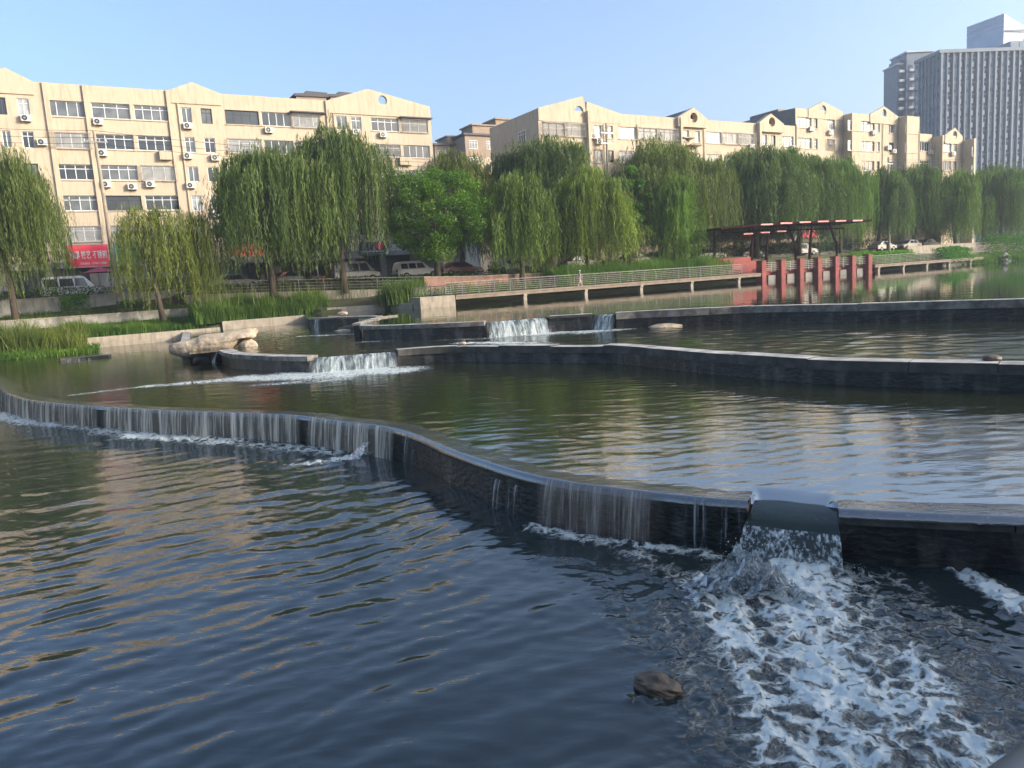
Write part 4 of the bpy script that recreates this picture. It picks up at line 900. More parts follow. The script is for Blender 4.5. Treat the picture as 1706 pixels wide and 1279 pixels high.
seg(B, d3, c2+.03, b3, g(1572, 225, d3)[1], [(1572, 1585, 237), (1589, 1594, 241)], 3, g(1580, 237, d3)[1])
gable(B.wall, g(1574, 225, d3)[0], b3-.05, g(1590, 213, d3)[0], g(1572, 225, d3)[1]+.02, g(1590, 212.5, d3)[1], hole=(g(1590, 225, d3)[0], g(1590, 225, d3)[1], .6), low=g(1572, 225, d3)[1]-1.2, y=d3-.1, th=.35)
d4 = -6.3; b4 = g(1626, 240, d4)[0]
seg(B, d4, b3+.03, b4, g(1622, 230, d4)[1], [(1621, 1624, 245)], 3, g(1622, 244, d4)[1])
B.wall.build('wall', M['cream'], B.t)
for x, y, dv in ((976, 190, 0), (1130, 200, 0), (1261, 205, 0)): a = g(x, y+15)[0]; mb = MB(); mb.box(a-.1, a+.25, -.6, -.003, 0, parR-.02); mb.build('pilaster', M['cream'], B.t)
for x, y, dv in ((1005, 215, 0), (1061, 215, 0), (1172, 225, 0), (1264, 228, 0), (1326, 215, 0), (1470, 215, d1), (1531, 225, d2)): B.pipe(g(x, y, dv)[0], 3, g(x, y-8, dv)[1], dv)
for x, y, dv in ((996, 236, 0), (1134, 231, 0), (1250, 244, 0), (1275, 245, 0), (1318, 246, 0), (1349, 215, -.02), (1381, 221, -.02), (1453, 221, d1), (1478, 246, d1), (1487, 252, d1), (1548, 254, d2), (1585, 256, d3), (986, 227, 0)):
    p = g(x, y, dv); B.ac(p[0], p[1]-.3, dv)
for x, y in ((1135, 228), (1148, 240)): p = g(x, y); mb = MB(); mb.box(p[0]-.3, p[0]+1.6, -.8, -.003, p[1]-.25, p[1]-.1); mb.build('ledge', M['concrete'], B.t)
p = B.P(815, 222); # side windows of the end wall
for yy, z in ((4.2, 20.3-4.42-1.3), (4.2, 17.4-4.42-1.3)):
    f, gl = winmesh(1.5, 1.4, 3, 'whiteframe', True, 'glassdark'); o = link('window', f, B.t, (-.17, yy, z)); o.rotation_euler = (0, 0, R_(-90)); link('pane', gl, o)
mb = MB()
k = 0
for a in np.arange(1, 85, 4.2): mb.box(a, a+3.3, -.32, -.06, 2.6, 3.5, k % 3); k += 1
mb.build('shop_signs', [M['greysign'], M['redsign'], M['bluesign']], B.t)
for a in np.arange(1, 85, 4.2): m2 = MB(); m2.box(a, a+3.3, -.05, -.01, .1, 2.5); m2.build('shop_front', M['glassdark'], B.t)
# roof of the end block slopes back (parallel-sided side wall)

# ---- background blocks in the gap
def plain(label, u0, v0, L, D, h, mat='brownrender', rows=0, cols=0, z0=4.42, bw=1.8, steps=()):
    t = thing('apartment_building', label, 'apartment block', uv(u0, v0, z0), ROTB); mb = MB(); mb.box(0, L, 0, D, 0, h)
    mb.build('wall', M[mat], t)
    mb = MB(); mb.box(-.4, L+.4, -.4, D+.4, h+.003, h+.35)
    mb.build('roof', M['roofdark'], t)
    for a, b, hh in steps: m2 = MB(); m2.box(a, b, .5, 5, h+.353, h+hh); m2.box(a-.3, b+.3, .2, 5.3, h+hh+.003, h+hh+.25); m2.build('roof_house', M['brownrender'], t)
    for r in range(rows):
        for c in range(cols):
            w_ = L/cols; f, g_ = winmesh(bw, 1.5, 3, 'whiteframe', True, 'glassmid'); o = link('window', f, t, (c*w_+w_*.2, -.17, h-2.4-3*r)); link('pane', g_, o)
    return t
def at(x, y, v): return onv(x, y, v)
a = at(724, 245, 130); b = at(790, 240, 130); plain('brown apartment block far behind in the gap, left lower part', a[0], 130, b[0]-a[0], 10, at(755, 243, 130)[1]-4.42, rows=2, cols=3, steps=[(3, 6, 1.7)])
a = at(775, 240, 126); b = at(850, 225, 126); plain('brown stepped apartment block far behind in the gap, right taller part', a[0], 126, b[0]-a[0]+5, 10, at(800, 226, 126)[1]-4.42, rows=3, cols=4, steps=[(2.0, 8, 1.9), (7, 13, 3.2)])
a = at(790, 275, 112); t = thing('house', 'small cream gable end with a round dark vent between the blocks', 'house', uv(a[0], 112, 4.42), ROTB)
w_ = at(826, 275, 112)[0]-a[0]+2; h = at(803, 262, 112)[1]-4.42; mb = MB(); mb.extrude([(0, 0), (w_, 0), (w_, h-1.2), (w_*.42, h), (0, h-1.2)], 0, 6); mb.build('wall', M['cream'], t)
mb = MB(); n = 14; mb.poly([(w_*.42+.45*math.cos(i*6.283/n), -.02, h-1.5+.45*math.sin(i*6.283/n)) for i in range(n)]); mb.build('vent', M['roofdark'], t)

# ---- high-rise towers
def tower_frame(px, py, Y, rot, z0=4.0):
    p = onY(px, py, Y); return (p[0], p[1], z0), rot, p[2]
def bay_tower():
    Y = 235.; loc, rot, top = tower_frame(1567, 85.7, Y, 0); rot = R_(6)
    t = thing('office_tower', 'broad blue-grey glass office tower with white penthouse', 'tower', loc, rot); H = top-loc[2]; L = 62; D = 11; fh = 3.55; nf = int(H/fh)
    mb = MB(); mb.box(0, L, .5, D, 0, H-.5); mb.box(.45, .5, 0, .5, 0, 1); mb.build('wall', M['towerpanel'], t)
    mb = MB(); mb.box(-.6, L+.5, -.5, D+.5, H-.49, H+.5); mb.build('cornice', M['towerpanel'], t)
    bw = 1.95; nb = int(L/bw)
    for i in range(nb):
        x = i*bw
        mb = MB(); mb.box(x, x+.30+.25*(i % 3 == 0), -.4, .497, 0, H-.5, 0); mb.build('fin', M['towerpanel'], t)
        if i % 2 == 0:
            mb = MB()
            mb.box(x+.55, x+bw, .25, .49, 0, H-.5); o = mb.build('window_bay', M['glassblue'], t)
            m2 = MB()
            for k in range(nf+1):
                z = k*fh; m2.box(x+.56, x+bw-.01, .12, .246, z, z+.75, 0); m2.box(x+.56, x+bw-.01, .18, .246, z+2.1, z+2.2, 0)
                m2.box(x+.65+.3*(k % 2), x+1.05+.3*(k % 2), .13, .245, z+.9, z+1.9, 1)
            m2.box(x+.56+.7, x+.56+.77, .2, .244, 0, H-.5, 0); m2.build('glazing_grid', [M['towerpanel'], M['towerdark']], o)
        else:
            mb = MB(); mb.box(x+.55, x+bw, .3, .49, 0, H-.5); o = mb.build('window_bay', M['towerdark'], t)
            m2 = MB()
            for k in range(nf+1):
                if k == 0: m2.box(x+.56, x+.62, .245, .297, 0, H-.5, 0)
                z = k*fh; m2.box(x+.56, x+bw-.01, .2, .296, z, z+.35, 0); m2.box(x+.75, x+1.25, .22, .295, z+1.2, z+2.6, 1)
            m2.build('glazing_grid', [M['towerpanel'], M['towerwhite']], o)
    mb = MB()
    for j in range(6): mb.box(-.5, -.003, .8+j*1.7, 1.15+j*1.7, 0, H-.5, 0)
    for k in range(nf+1): mb.box(-.3, -.004, .5, D, k*fh, k*fh+.9, 1)
    mb.build('side_panels', [M['towerpanel'], M['towerdark']], t)
    mb = MB(); mb.poly([(-.02, .5, 0), (-.02, D, 0), (-.02, D, H-.5), (-.02, .5, H-.5)]); mb.build('side_glass', M['glassblue'], t)
    # penthouse
    inv = Matrix.Rotation(-rot, 3, 'Z')
    def lp(px, py, Yd): p = onY(px, py, Yd); q = inv@Vector((p[0]-loc[0], p[1]-loc[1], 0)); return q.x, q.y, p[2]-loc[2]
    a = lp(1611, 45, Y+22); b = lp(1673, 22, Y+8); zt = b[2]; za = a[2]; z0 = H+.5; zc = H+2.9
    mb = MB(); mb.box(a[0]+1, L, 2, 10, z0+.003, zc); mb.build('attic', M['towerpanel'], t)
    m2 = MB(); [m2.box(a[0]+1+k*3, a[0]+2.2+k*3, 1.9, 1.997, z0+.5, zc-.5) for k in range(11)]; m2.build('attic_window', M['glassblue'], t)
    # wedge: left glass face from a to b, then a white face to the right
    ex_ = (b[0]+26, b[1]+1.5)
    mb = MB(); A0 = (a[0], a[1]); B0 = (b[0], b[1])
    mb.poly([(*A0, zc+.003), (*B0, zc+.003), (*B0, zt), (*A0, za)], 0)
    mb.poly([(*B0, zc+.003), (*ex_, zc+.003), (*ex_, zt-5), (b[0]+9, b[1]+.5, zt-4.6), (*B0, zt)], 1)
    mb.poly([(*ex_, zc+.003), (*A0, zc+.003), (*A0, za), (*ex_, zt-5)], 1); mb.poly([(*A0, za), (*B0, zt), (b[0]+9, b[1]+.5, zt-4.6), (*ex_, zt-5)], 1)
    mb.build('penthouse', [M['glasssky'], M['towerwhite']], t)
    m3 = MB(); dA = np.array(B0)-np.array(A0)
    for q0, q1 in ((.0, .22), (.25, .6)):
        pass
    for h0, h1 in ((.62, .66), (.80, .83), (.97, 1.0)):
        n_ = np.array([-dA[1], dA[0]]); n_ = -n_/np.linalg.norm(n_)*.15*(1 if n_[1] > 0 else -1)
        P0 = np.array(A0)+n_; P1 = np.array(B0)+n_; ha, hb = za-zc, zt-zc
        m3.poly([(*P0, zc+ha*h0), (*P1, zc+hb*h0), (*P1, zc+hb*h1), (*P0, zc+ha*h1)])
    m3.build('louvre_bars', M['towerwhite'], t)
    m4 = MB(); y_ = b[1]-.1
    m4.box(b[0]+.3, b[0]+25, y_-.1, y_-.02, zt-5.3, zt-4.9); m4.box(b[0]+6.5, b[0]+12, y_-.1, y_-.02, zt-8.2, zt-7.7)
    for k, (x, w2, h2) in enumerate(((2.2, .5, 1.5), (4.0, 1.6, .5), (5.8, .4, 1.6), (7, .5, 1.7), (8, .4, 1.2), (9, .9, 1.6), (10.6, .6, 1.6))): m4.box(b[0]+x, b[0]+x+w2, y_-.1, y_-.02, zt-11, zt-11+h2)
    m4.build('roof_sign', M['towerpanel'], t)
bay_tower()
def flat_tower():
    Y = 262.; loc, rot, top = tower_frame(1498, 106, Y, 0); rot = R_(4)
    t = thing('residential_tower', 'narrow grey residential tower with stacked balconies left of the glass one', 'tower', loc, rot); H = top-loc[2]
    w1 = 2.6; w2 = 9.0; H2 = H+3.4; fh = 3.0
    mb = MB(); mb.box(0, w1, 1.2, 9, 0, H); mb.box(w1, w1+w2, 0, 9, 0, H2); mb.box(.6, w1, 2, 7, H, H+1.6); mb.build('wall', M['towerpanel'], t)
    mb = MB(); mb.box(w1-.4, w1+w2+.4, -.4, 9.4, H2+.003, H2+.5); mb.box(-.3, w1-.41, .9, 9.4, H+.003, H+.4); mb.build('cornice', M['towerwhite'], t)
    for k in range(int(H/fh)):
        z = H-fh*(k+1)
        for x, y, ww, m_ in ((.5, 1.2, 1.6, 'towerdark'), (w1+.7, 0, 1.3, 'towerdark'), (w1+3.2, 0, 1.6, 'towerdark')):
            mb = MB(); mb.box(x, x+ww, y-.12, y-.003, z+.9, z+2.5); o = mb.build('window', M[m_], t)
            m2 = MB(); m2.box(x-.1, x+ww+.1, y-.9, y-.125, z+.3, z+1.1); m2.build('balcony', M['towerwhite'], o)
flat_tower()

# ================================================================== SIGNS
def txt(s, size, mat, parent, loc, rot, ext=.01, sx=1.):
    cu = bpy.data.curves.new('text', 'FONT'); cu.body = s; cu.size = size; cu.extrude = ext; cu.align_x = 'LEFT'; cu.offset = size*.012
    o = bpy.data.objects.new('text', cu); COL.objects.link(o); dg = bpy.context.evaluated_depsgraph_get(); me = bpy.data.meshes.new_from_object(o.evaluated_get(dg)); bpy.data.objects.remove(o)
    me.materials.clear(); me.materials.append(M[mat]); q = link('lettering', me, parent, loc); q.rotation_euler = rot; q.scale = (sx, 1, 1); return q
def sign(name, label, x0, y0, x1, y1, mat, texts, v=83.2, cat='sign', z1=None):
    a = onv(x0, y0, v); b = onv(x1, y1, v); L = b[0]-a[0]; H = a[1]-b[1]
    t = thing(name, label, cat, uv(a[0], v, b[1]), ROTB); mb = MB(); mb.box(0, L, -.12, 0, 0, H); mb.build('panel', M[mat], t)
    mb = MB(); mb.box(-.05, L+.05, -.15, .02, H+.003, H+.08); mb.box(-.05, L+.05, -.15, .02, -.08, -.003); mb.build('frame', M['greymetal'], t)
    for s, fx, fz, size, mt, sx in texts: txt(s, size, mt, t, (fx*L, -.135, fz*H), (R_(90), 0, 0), sx=sx)
    return t
sign('shop_sign', 'red shop sign with white lettering behind the left willows', 110, 409, 183, 442.5, 'redsign', [('电焊 铁艺 不锈钢', .05, .40, .80, 'white', .52), ('7508886  15763114588', .28, .10, .26, 'white', .9)])
sign('shop_sign', 'teal green shop sign right of the red one', 187, 405, 250, 440, 'greensign', [])
sign('shop_sign', 'navy blue shop sign with a red disc in the centre', 598, 404, 640, 421, 'bluesign', [])
t = sign('shop_sign', 'grey shop sign with four white characters beside the navy one', 641, 404, 700, 422, 'greysign', [('油面鲜汤', .10, .38, .95, 'white', .9)])
a = onv(630, 409, 83.0); t2 = [o for o in bpy.data.objects if o.get('label', '').startswith('navy blue shop')][0]
mb = MB(); mb.poly([(2.35+.48*math.cos(-i*.3927), -.14, .85+.48*math.sin(-i*.3927)) for i in range(16)]); mb.build('disc', M['redsign'], t2)
mb = MB(); rr = random.Random(4); x = .1
while x < 2.9: ww = rr.uniform(.06, .16); mb.box(x, x+ww, -.145, -.122, .12, .12+rr.uniform(.12, .22)); x += ww+.05
mb.build('small_lettering', M['white'], t2)
t = sign('shop_sign', 'red and white shop sign half hidden by the tall willows', 385, 408, 470, 424, 'redsign', [])
t = sign('shop_sign', 'pale shop sign with thin teal lettering band behind the tall willows', 472, 408, 560, 424, 'greysign', [])

# ================================================================== TREES
def leaves(C, A, Bv, size_l, size_w, tint):
    """quads: centre C, axis A (unit), side Bv (unit)"""
    n = len(C); a = A*size_l[:, None]*.5; b = Bv*size_w[:, None]*.5
    P = np.stack([C-a, C+b*.9, C+a, C-b*.9], 1).reshape(-1, 3); Fq = np.arange(4*n).reshape(n, 4); return P, Fq, np.repeat(tint, 4)
def unit(a): return a/np.maximum(np.linalg.norm(a, axis=-1, keepdims=True), 1e-9)
def willow_mesh(seed, H, Rr, nclump=46, per=24, low=.16, lsz=(.26, .05), flat=.5):
    rr = np.random.RandomState(seed); Cs = []; As = []; Bs = []; T = []; br = MB()
    tr = [(0, 0, -.6), (rr.uniform(-.2, .2), rr.uniform(-.2, .2), H*.16), (rr.uniform(-.4, .4), rr.uniform(-.4, .4), H*.34)]; br.tube(tr, [H*.030, H*.022, H*.018], 9); top = np.array(tr[-1])
    mains = []
    for k in range(6):
        a = k*1.05+rr.uniform(-.3, .3); e = np.array([math.cos(a)*Rr*.38, math.sin(a)*Rr*.38, H*rr.uniform(.58, .76)]); mid = (top+e)/2+[0, 0, H*.03]; br.tube([top-[0, 0, .3], mid, e], [H*.014, H*.009, H*.005], 6); mains.append(e)
    mains.append(np.array([0, 0, H*.84])); br.tube([top, mains[-1]], [H*.013, H*.004], 6)
    for c in range(nclump):
        a = c*2.39996+rr.uniform(-.3, .3); q = math.sqrt((c+.5)/nclump); q = min(1, q*rr.uniform(.9, 1.08)); lob = 1+.22*math.sin(a*3+seed)+.12*math.sin(a*5+seed*2)
        dome = (1-q**2.3)**.5
        tip = np.array([math.cos(a)*Rr*q*.86*lob, math.sin(a)*Rr*q*.86*lob, H*(.50+.44*dome)+rr.uniform(-.09, .05)*H+.05*H*math.sin(a*2+seed*3)*q])
        m_ = mains[int(np.argmin([np.linalg.norm(tip-x) for x in mains]))]; br.tube([m_, (m_+tip)/2+[0, 0, .04*H], tip], [H*.004, H*.003, H*.0015], 4, cap=False)
        out = np.array([math.cos(a), math.sin(a), 0]); ctint = rr.uniform(.1, .9); sc_ = Rr*.095*rr.uniform(.6, 1.5)
        zb_ = H*(low*.35+.26*rr.rand()**1.6); Lc = (tip[2]-zb_)*rr.uniform(.8, 1.0)
        for s in range(per):
            o = rr.randn(3)*sc_*[1, 1, .55]; st = tip+o; L = Lc*(rr.uniform(.62, 1.05) if rr.rand() < .7 else rr.uniform(.2, .6)); L = min(L, st[2]-H*.03)
            if L < .6: continue
            k = max(4, int(L/.17)); t = (np.arange(k)+rr.rand(k)*.6)/k; bow = Rr*.10*rr.uniform(.3, 1.4); sd_ = rr.randn(2)*.35
            x = st[0]+out[0]*bow*(1-np.exp(-t*4))+sd_[0]*t*t+.06*np.sin(t*9+s); y = st[1]+out[1]*bow*(1-np.exp(-t*4))+sd_[1]*t*t+.06*np.cos(t*8+s); z = st[2]+.25*np.sin(np.minimum(t*5, 3.14))-L*t**1.15
            Pp = np.stack([x, y, z], -1)+rr.randn(k, 3)*.05
            ax = np.stack([rr.randn(k)*.22, rr.randn(k)*.22, -np.ones(k)], -1); sv = rr.randn(1, 3)+.35*rr.randn(k, 3); sv[:, 2] *= .3
            Cs.append(Pp); As.append(unit(ax)); Bs.append(unit(sv)); T.append(np.clip(ctint*.65+rr.uniform(0, .4)+rr.randn(k)*.04, 0, 1))
    C = np.concatenate(Cs); A = np.concatenate(As); Bq = np.concatenate(Bs); T = np.concatenate(T); n = len(C)
    P, Fq, tt = leaves(C, A, Bq, lsz[0]*1.35*rr.uniform(.7, 1.5, n), lsz[1]*rr.uniform(.8, 1.6, n)*1.1, T)
    return mesh_np('crown', P, Fq, M['willow'], {'tint': tt}), br.mesh('trunk', M['bark'], True)
def round_mesh(seed, H, Rr, n=26000, z0=.25, mat='leaf', size=.2, lumps=60, ratio=1.0):
    rr = np.random.RandomState(seed); br = MB(); br.tube([(0, 0, -.5), (.1, 0, H*.25), (0, .1, H*.5), (0, 0, H*.8)], [H*.028, H*.02, H*.012, H*.004], 8)
    cen = []
    for k in range(lumps):
        a = k*2.39996; zz = 1-2*(k+.5)/lumps; q = math.sqrt(1-zz*zz); s = rr.uniform(.55, .92)
        cz = H*(z0+(1-z0)*(.5+.5*zz*s)); p = np.array([math.cos(a)*q*Rr*s, math.sin(a)*q*Rr*s, cz]); cen.append(p)
        if k % 2 == 0: br.tube([(0, 0, H*.3), p*.5+np.array([0, 0, H*.22]), p], [H*.009, H*.005, H*.002], 5, cap=False)
    cen = np.array(cen); r = Rr*rr.uniform(.16, .30, lumps); i = rr.randint(0, lumps, n); d = unit(rr.randn(n, 3)); q = rr.rand(n)**.45
    C = cen[i]+d*(r[i]*q)[:, None]*[1, 1, .8]; A = unit(rr.randn(n, 3)); Bq = unit(np.cross(A, rr.randn(n, 3))); tint = np.clip(.5+(rr.rand(lumps)[i]-.5)*.6+rr.randn(n)*.15, 0, 1)
    P, Fq, tt = leaves(C, A, Bq, size*rr.uniform(.7, 1.5, n), size*.55*rr.uniform(.7, 1.5, n), tint)
    return mesh_np('crown', P, Fq, M[mat], {'tint': tt}), br.mesh('trunk', M['bark'], True)
WV = [willow_mesh(1, 12, 5.0, 62, 36), willow_mesh(2, 12, 4.2, 54, 36, .12), willow_mesh(3, 12, 5.4, 66, 34, .2), willow_mesh(4, 10, 3.2, 38, 34, .08), willow_mesh(5, 10, 3.8, 38, 17, .06)]
def tree(var, label, px, v, z0, ytop, wpx, col=(1, 1, 1), rot=0., name='willow_tree', group='willows on the far bank', topx=None, cat='willow tree'):
    """trunk foot at image column px; crown top at image row ytop; wpx crown width"""
    u, _ = onv(px, 450, v); u = onv(px, 455, v)[0]; ut, zt = onv(topx or px, ytop, v); p = uv(u, v, z0)
    H = zt-z0; dist = np.hypot(p[0], p[1]); W = wpx*p[1]/F
    t = thing(name, label, cat, p, rot, group)
    cr, trk = var; bb = np.array([v_.co for v_ in cr.vertices]) if 'bb' not in cr else None
    if bb is not None: cr['bb'] = [float(np.percentile(bb[:, 2], 99.8)), float(np.percentile(np.hypot(bb[:, 0], bb[:, 1]), 97)*2)]
    bz, bw = cr['bb']; o = link('crown', cr, t); o.color = (*col, 1); o.scale = (W/bw, W/bw, H/bz); o2 = link('trunk', trk, t); o2.scale = o.scale; return t
tree(WV[2], 'large dark willow filling the left edge by the street', 14, 69.5, 3.2, 254, 200, (.95, .9, .9), .4)
tree(WV[4], 'thin yellowish willow drooping over the left retaining walls', 262, 66.5, 2.8, 343, 150, (1.35, 1.15, .85), 1.2, topx=262)
tree(WV[4], 'slim pale willow beside the thin yellowish one, nearer the tall pair', 335, 66.8, 2.8, 352, 95, (1.35, 1.2, .85), 2.2, topx=325)
tree(WV[0], 'tall dark willow, left one of the tall pair in front of the left block', 452, 67, 4.2, 248, 205, (.85, .88, .95), .2, topx=440)
tree(WV[2], 'tallest willow of the scene, right one of the tall pair', 572, 66.5, 4.2, 215, 215, (.9, .92, .95), 2.6)
RT4 = round_mesh(11, 12, 4.6, 34000, .16)
tree(RT4, 'rounded bright green broadleaf tree right of the tall willow pair', 728, 64.3, 3.6, 283, 172, (1.05, 1.05, .9), .3, 'broadleaf_tree', 'broadleaf trees on the far bank', cat='tree')
tree(WV[1], 'dark willow filling the gap between the tall pair', 515, 70, 4.4, 262, 150, (.75, .8, .85), 2.9)
tree(WV[1], 'soft olive willow behind the rounded bright green tree', 770, 72, 4.4, 252, 130, (1.15, 1.0, .9), 1.5)
tree(WV[0], 'wide dark willow directly under the end wall of the right block', 915, 68.5, 4.4, 234, 215, (.85, .85, .9), 3.3)
tree(WV[3], 'light green trailing willow right of the rounded tree, shading the white car', 868, 62.2, 3.2, 291, 140, (1.15, 1.2, .85), .6)
tree(WV[1], 'bright yellow-green trailing willow above the person on the boardwalk', 982, 62.2, 3.2, 284, 155, (1.35, 1.3, .8), 4.0)
RT9 = round_mesh(15, 10, 2.4, 16000, .2, lumps=34)
tree(RT9, 'small bright green broadleaf tree between the trailing willows', 1050, 64.5, 4.2, 278, 75, (1.0, 1.1, .9), 0, 'broadleaf_tree', 'broadleaf trees on the far bank', cat='tree')
tree(WV[2], 'broad olive willow behind the small broadleaf tree', 1105, 69, 4.4, 238, 225, (.95, .9, .85), 5.1)
tree(WV[3], 'bright green narrow willow hanging left of the pavilion', 1128, 62.4, 3.2, 292, 90, (1.1, 1.35, .7), 1.9)
tree(WV[4], 'drooping olive willow reaching down to the left end of the pavilion', 1190, 64.5, 4.2, 262, 90, (1.1, 1.05, .8), 3.0)
tree(WV[0], 'big dark green willow behind the left half of the pavilion', 1262, 67, 4.3, 246, 180, (.75, .85, .9), .9)
tree(WV[1], 'dark green willow behind the middle of the pavilion', 1330, 67, 4.3, 250, 150, (.8, .95, .85), 2.4)
tree(WV[2], 'green willow drooping over the right end of the pavilion', 1400, 65.5, 4.3, 262, 105, (.95, 1.2, .8), 4.4)
tree(WV[1], 'blue-green willow right of the pavilion', 1465, 68.5, 4.3, 281, 110, (.7, .85, .9), 5.4)
tree(WV[0], 'dark willow in the row below the round-holed gables at right', 1522, 69, 4.3, 274, 120, (.7, .85, .85), 1.1)
tree(WV[3], 'lighter trailing willow near the beige wall at right', 1592, 64.8, 3.8, 284, 90, (.95, 1.15, .8), 2.0)
tree(WV[2], 'wide hazy willow below the office tower', 1665, 67, 3.8, 283, 105, (.75, .95, .85), 3.1)
tree(WV[0], 'willow cut by the right edge of the view', 1740, 66, 3.8, 272, 120, (.75, .95, .85), .1)
tree(WV[1], 'willow behind the others between the office tower and the stepped block', 1640, 76, 4.3, 278, 110, (.7, .8, .8), 4.1)
tree(WV[2], 'far dark tree below the left edge of the office tower', 1600, 92, 4.4, 290, 100, (.6, .75, .75), 1.4, name='far_tree', cat='tree')
tree(WV[0], 'far dark tree below the middle of the office tower', 1680, 92, 4.4, 282, 110, (.6, .75, .75), 3.4, name='far_tree', cat='tree')
# dark shrubby backing along the street under the crowns
def hedge(label, ua, ub, v, z0, h, d=1.2, dens=95, col=(1, 1, 1), mat='hedge', size=.16, cat='hedge', name='hedge', v1=None):
    rr = np.random.RandomState(int(ua*7+ub) % 999); L = ub-ua; n = int(L*dens*max(h, .6)*1.9); v1 = v if v1 is None else v1
    t = thing(name, label, cat, uv(ua, v, z0), 0)
    x = rr.rand(n)*L; top = h*(.8+.35*fbm(x*.9, x*0, 3, int(ua))); zq = rr.rand(n)**.6; yy = (rr.rand(n)-.5)*d*(1-.3*zq)
    vv = v+(v1-v)*x/L+yy; uu_ = ua+x; C = uu_[:, None]*U[None]+vv[:, None]*V[None]; C = np.column_stack([C, z0+zq*top]); C -= np.array(t.location)
    A = unit(rr.randn(n, 3)); Bq = unit(rr.randn(n, 3)); P, Fq, tt = leaves(C, A, Bq, size*rr.uniform(.7, 1.6, n), size*.7*rr.uniform(.7, 1.5, n), np.clip(rr.rand(n)*.6+.5*(fbm(x*1.5, zq*2, 2, 3)), 0, 1))
    o = link('leaves', mesh_np('leaves', P, Fq, M[mat], {'tint': tt}), t); o.color = (*col, 1)
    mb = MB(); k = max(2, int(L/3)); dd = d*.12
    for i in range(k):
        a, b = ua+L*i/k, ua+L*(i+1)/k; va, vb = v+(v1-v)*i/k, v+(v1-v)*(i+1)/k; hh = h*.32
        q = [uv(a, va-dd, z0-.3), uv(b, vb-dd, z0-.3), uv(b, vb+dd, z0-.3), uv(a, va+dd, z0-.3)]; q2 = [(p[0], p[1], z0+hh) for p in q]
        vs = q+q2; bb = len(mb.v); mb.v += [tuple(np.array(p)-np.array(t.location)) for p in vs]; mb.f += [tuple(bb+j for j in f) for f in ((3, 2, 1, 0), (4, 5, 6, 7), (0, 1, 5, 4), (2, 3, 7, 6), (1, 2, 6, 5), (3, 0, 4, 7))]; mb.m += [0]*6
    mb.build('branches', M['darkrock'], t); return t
hedge('clipped dark hedge on top of the upper left wall', -30, 8, 74.9, 4.4, 1.05, 1.2, 120)
hedge('dark hedge behind the ramp railing', 9, 25, 73.6, 4.3, .7, 1.0, 100, v1=67.6)
hedge('tall dark shrubs added as shade behind the pavilion posts', 62, 84, 67.4, 4.2, 2.0, 1.6, 60, (.6, .8, .7), size=.2)  # added planting, tinted dark to stand for shade over the bright facade
hedge('dark shrubs added as shade along the street right of the pavilion', 84, 128, 70.5, 4.2, 2.2, 1.8, 50, (.6, .8, .7), size=.22)  # added as well, carries the same dark shade on along the street
hedge('low hedge in front of the white station wagon', 25, 42, 65.8, 4.1, .75, 1.1, 110, v1=64.9)
hedge('leafy shrubs right of the pavilion above the boardwalk', 84.5, 97, 60.2, 3.0, 1.5, 2.0, 100, (1.2, 1.5, .8), 'leaf', .2, 'shrubs', 'shrub')
hedge('dark shrubs under the willows behind the boardwalk reeds', 42, 62, 64.6, 3.8, 1.0, 1.4, 80)
hedge('round dark bush leaning over the water at right', 99.5, 105.5, 57.8, 1.95, 2.4, 3.2, 150, (.75, 1.2, .8), 'leaf', .2, 'bush', 'bush')
hedge('tangled green bushes behind the crouching person', 118, 150, 62, 2.2, 3.6, 3.5, 60, (.6, .9, .6), 'leaf', .25, 'bushes', 'bush')
hedge('young dark shrub climbing the upper wall at left', -.6, 1.6, 73.3, 3.0, 1.9, 1.0, 120, (.9, 1.2, .7), 'leaf', .16, 'shrub', 'shrub')
hedge('small dark shrub between the two left retaining walls', 3.5, 5.5, 71.5, 3.1, 1.0, 1.0, 120, (.6, .8, .5), 'leaf', .16, 'shrub', 'shrub')

# ------------------------------------------------------------------ reeds and grass
def blades(n, posf, h0, h1, wd, lean, rr, tintf=None, segs=4):
    p = posf(n); h = rr.uniform(h0, h1, n) if p.shape[1] == 3 else p[:, 3]; p = p[:, :3]; a = rr.rand(n)*6.283; d = np.stack([np.cos(a), np.sin(a)], -1); le = lean*rr.uniform(.2, 1.3, n)*h
    s = rr.rand(n)*6.283; sx = np.stack([np.cos(s), np.sin(s)], -1); P = np.zeros((n, segs*2, 3)); tt = rr.rand(n) if tintf is None else tintf(p, rr)
    for k in range(segs):
        q = k/(segs-1); w_ = wd*(1-q**1.6*.92)*rr.uniform(.9, 1.1); x = p[:, :2]+d*(le*q**2.2)[:, None]; z = p[:, 2]+h*(q-.25*lean*q**3)
        for j, sg in enumerate((-1, 1)): P[:, 2*k+j, :2] = x+sx*w_*sg*.5; P[:, 2*k+j, 2] = z
    base = (np.arange(n)*segs*2)[:, None]; Fs = [base+np.array([[2*k, 2*k+1, 2*k+3, 2*k+2]]) for k in range(segs-1)]
    return P.reshape(-1, 3), np.concatenate(Fs), np.repeat(tt, segs*2)
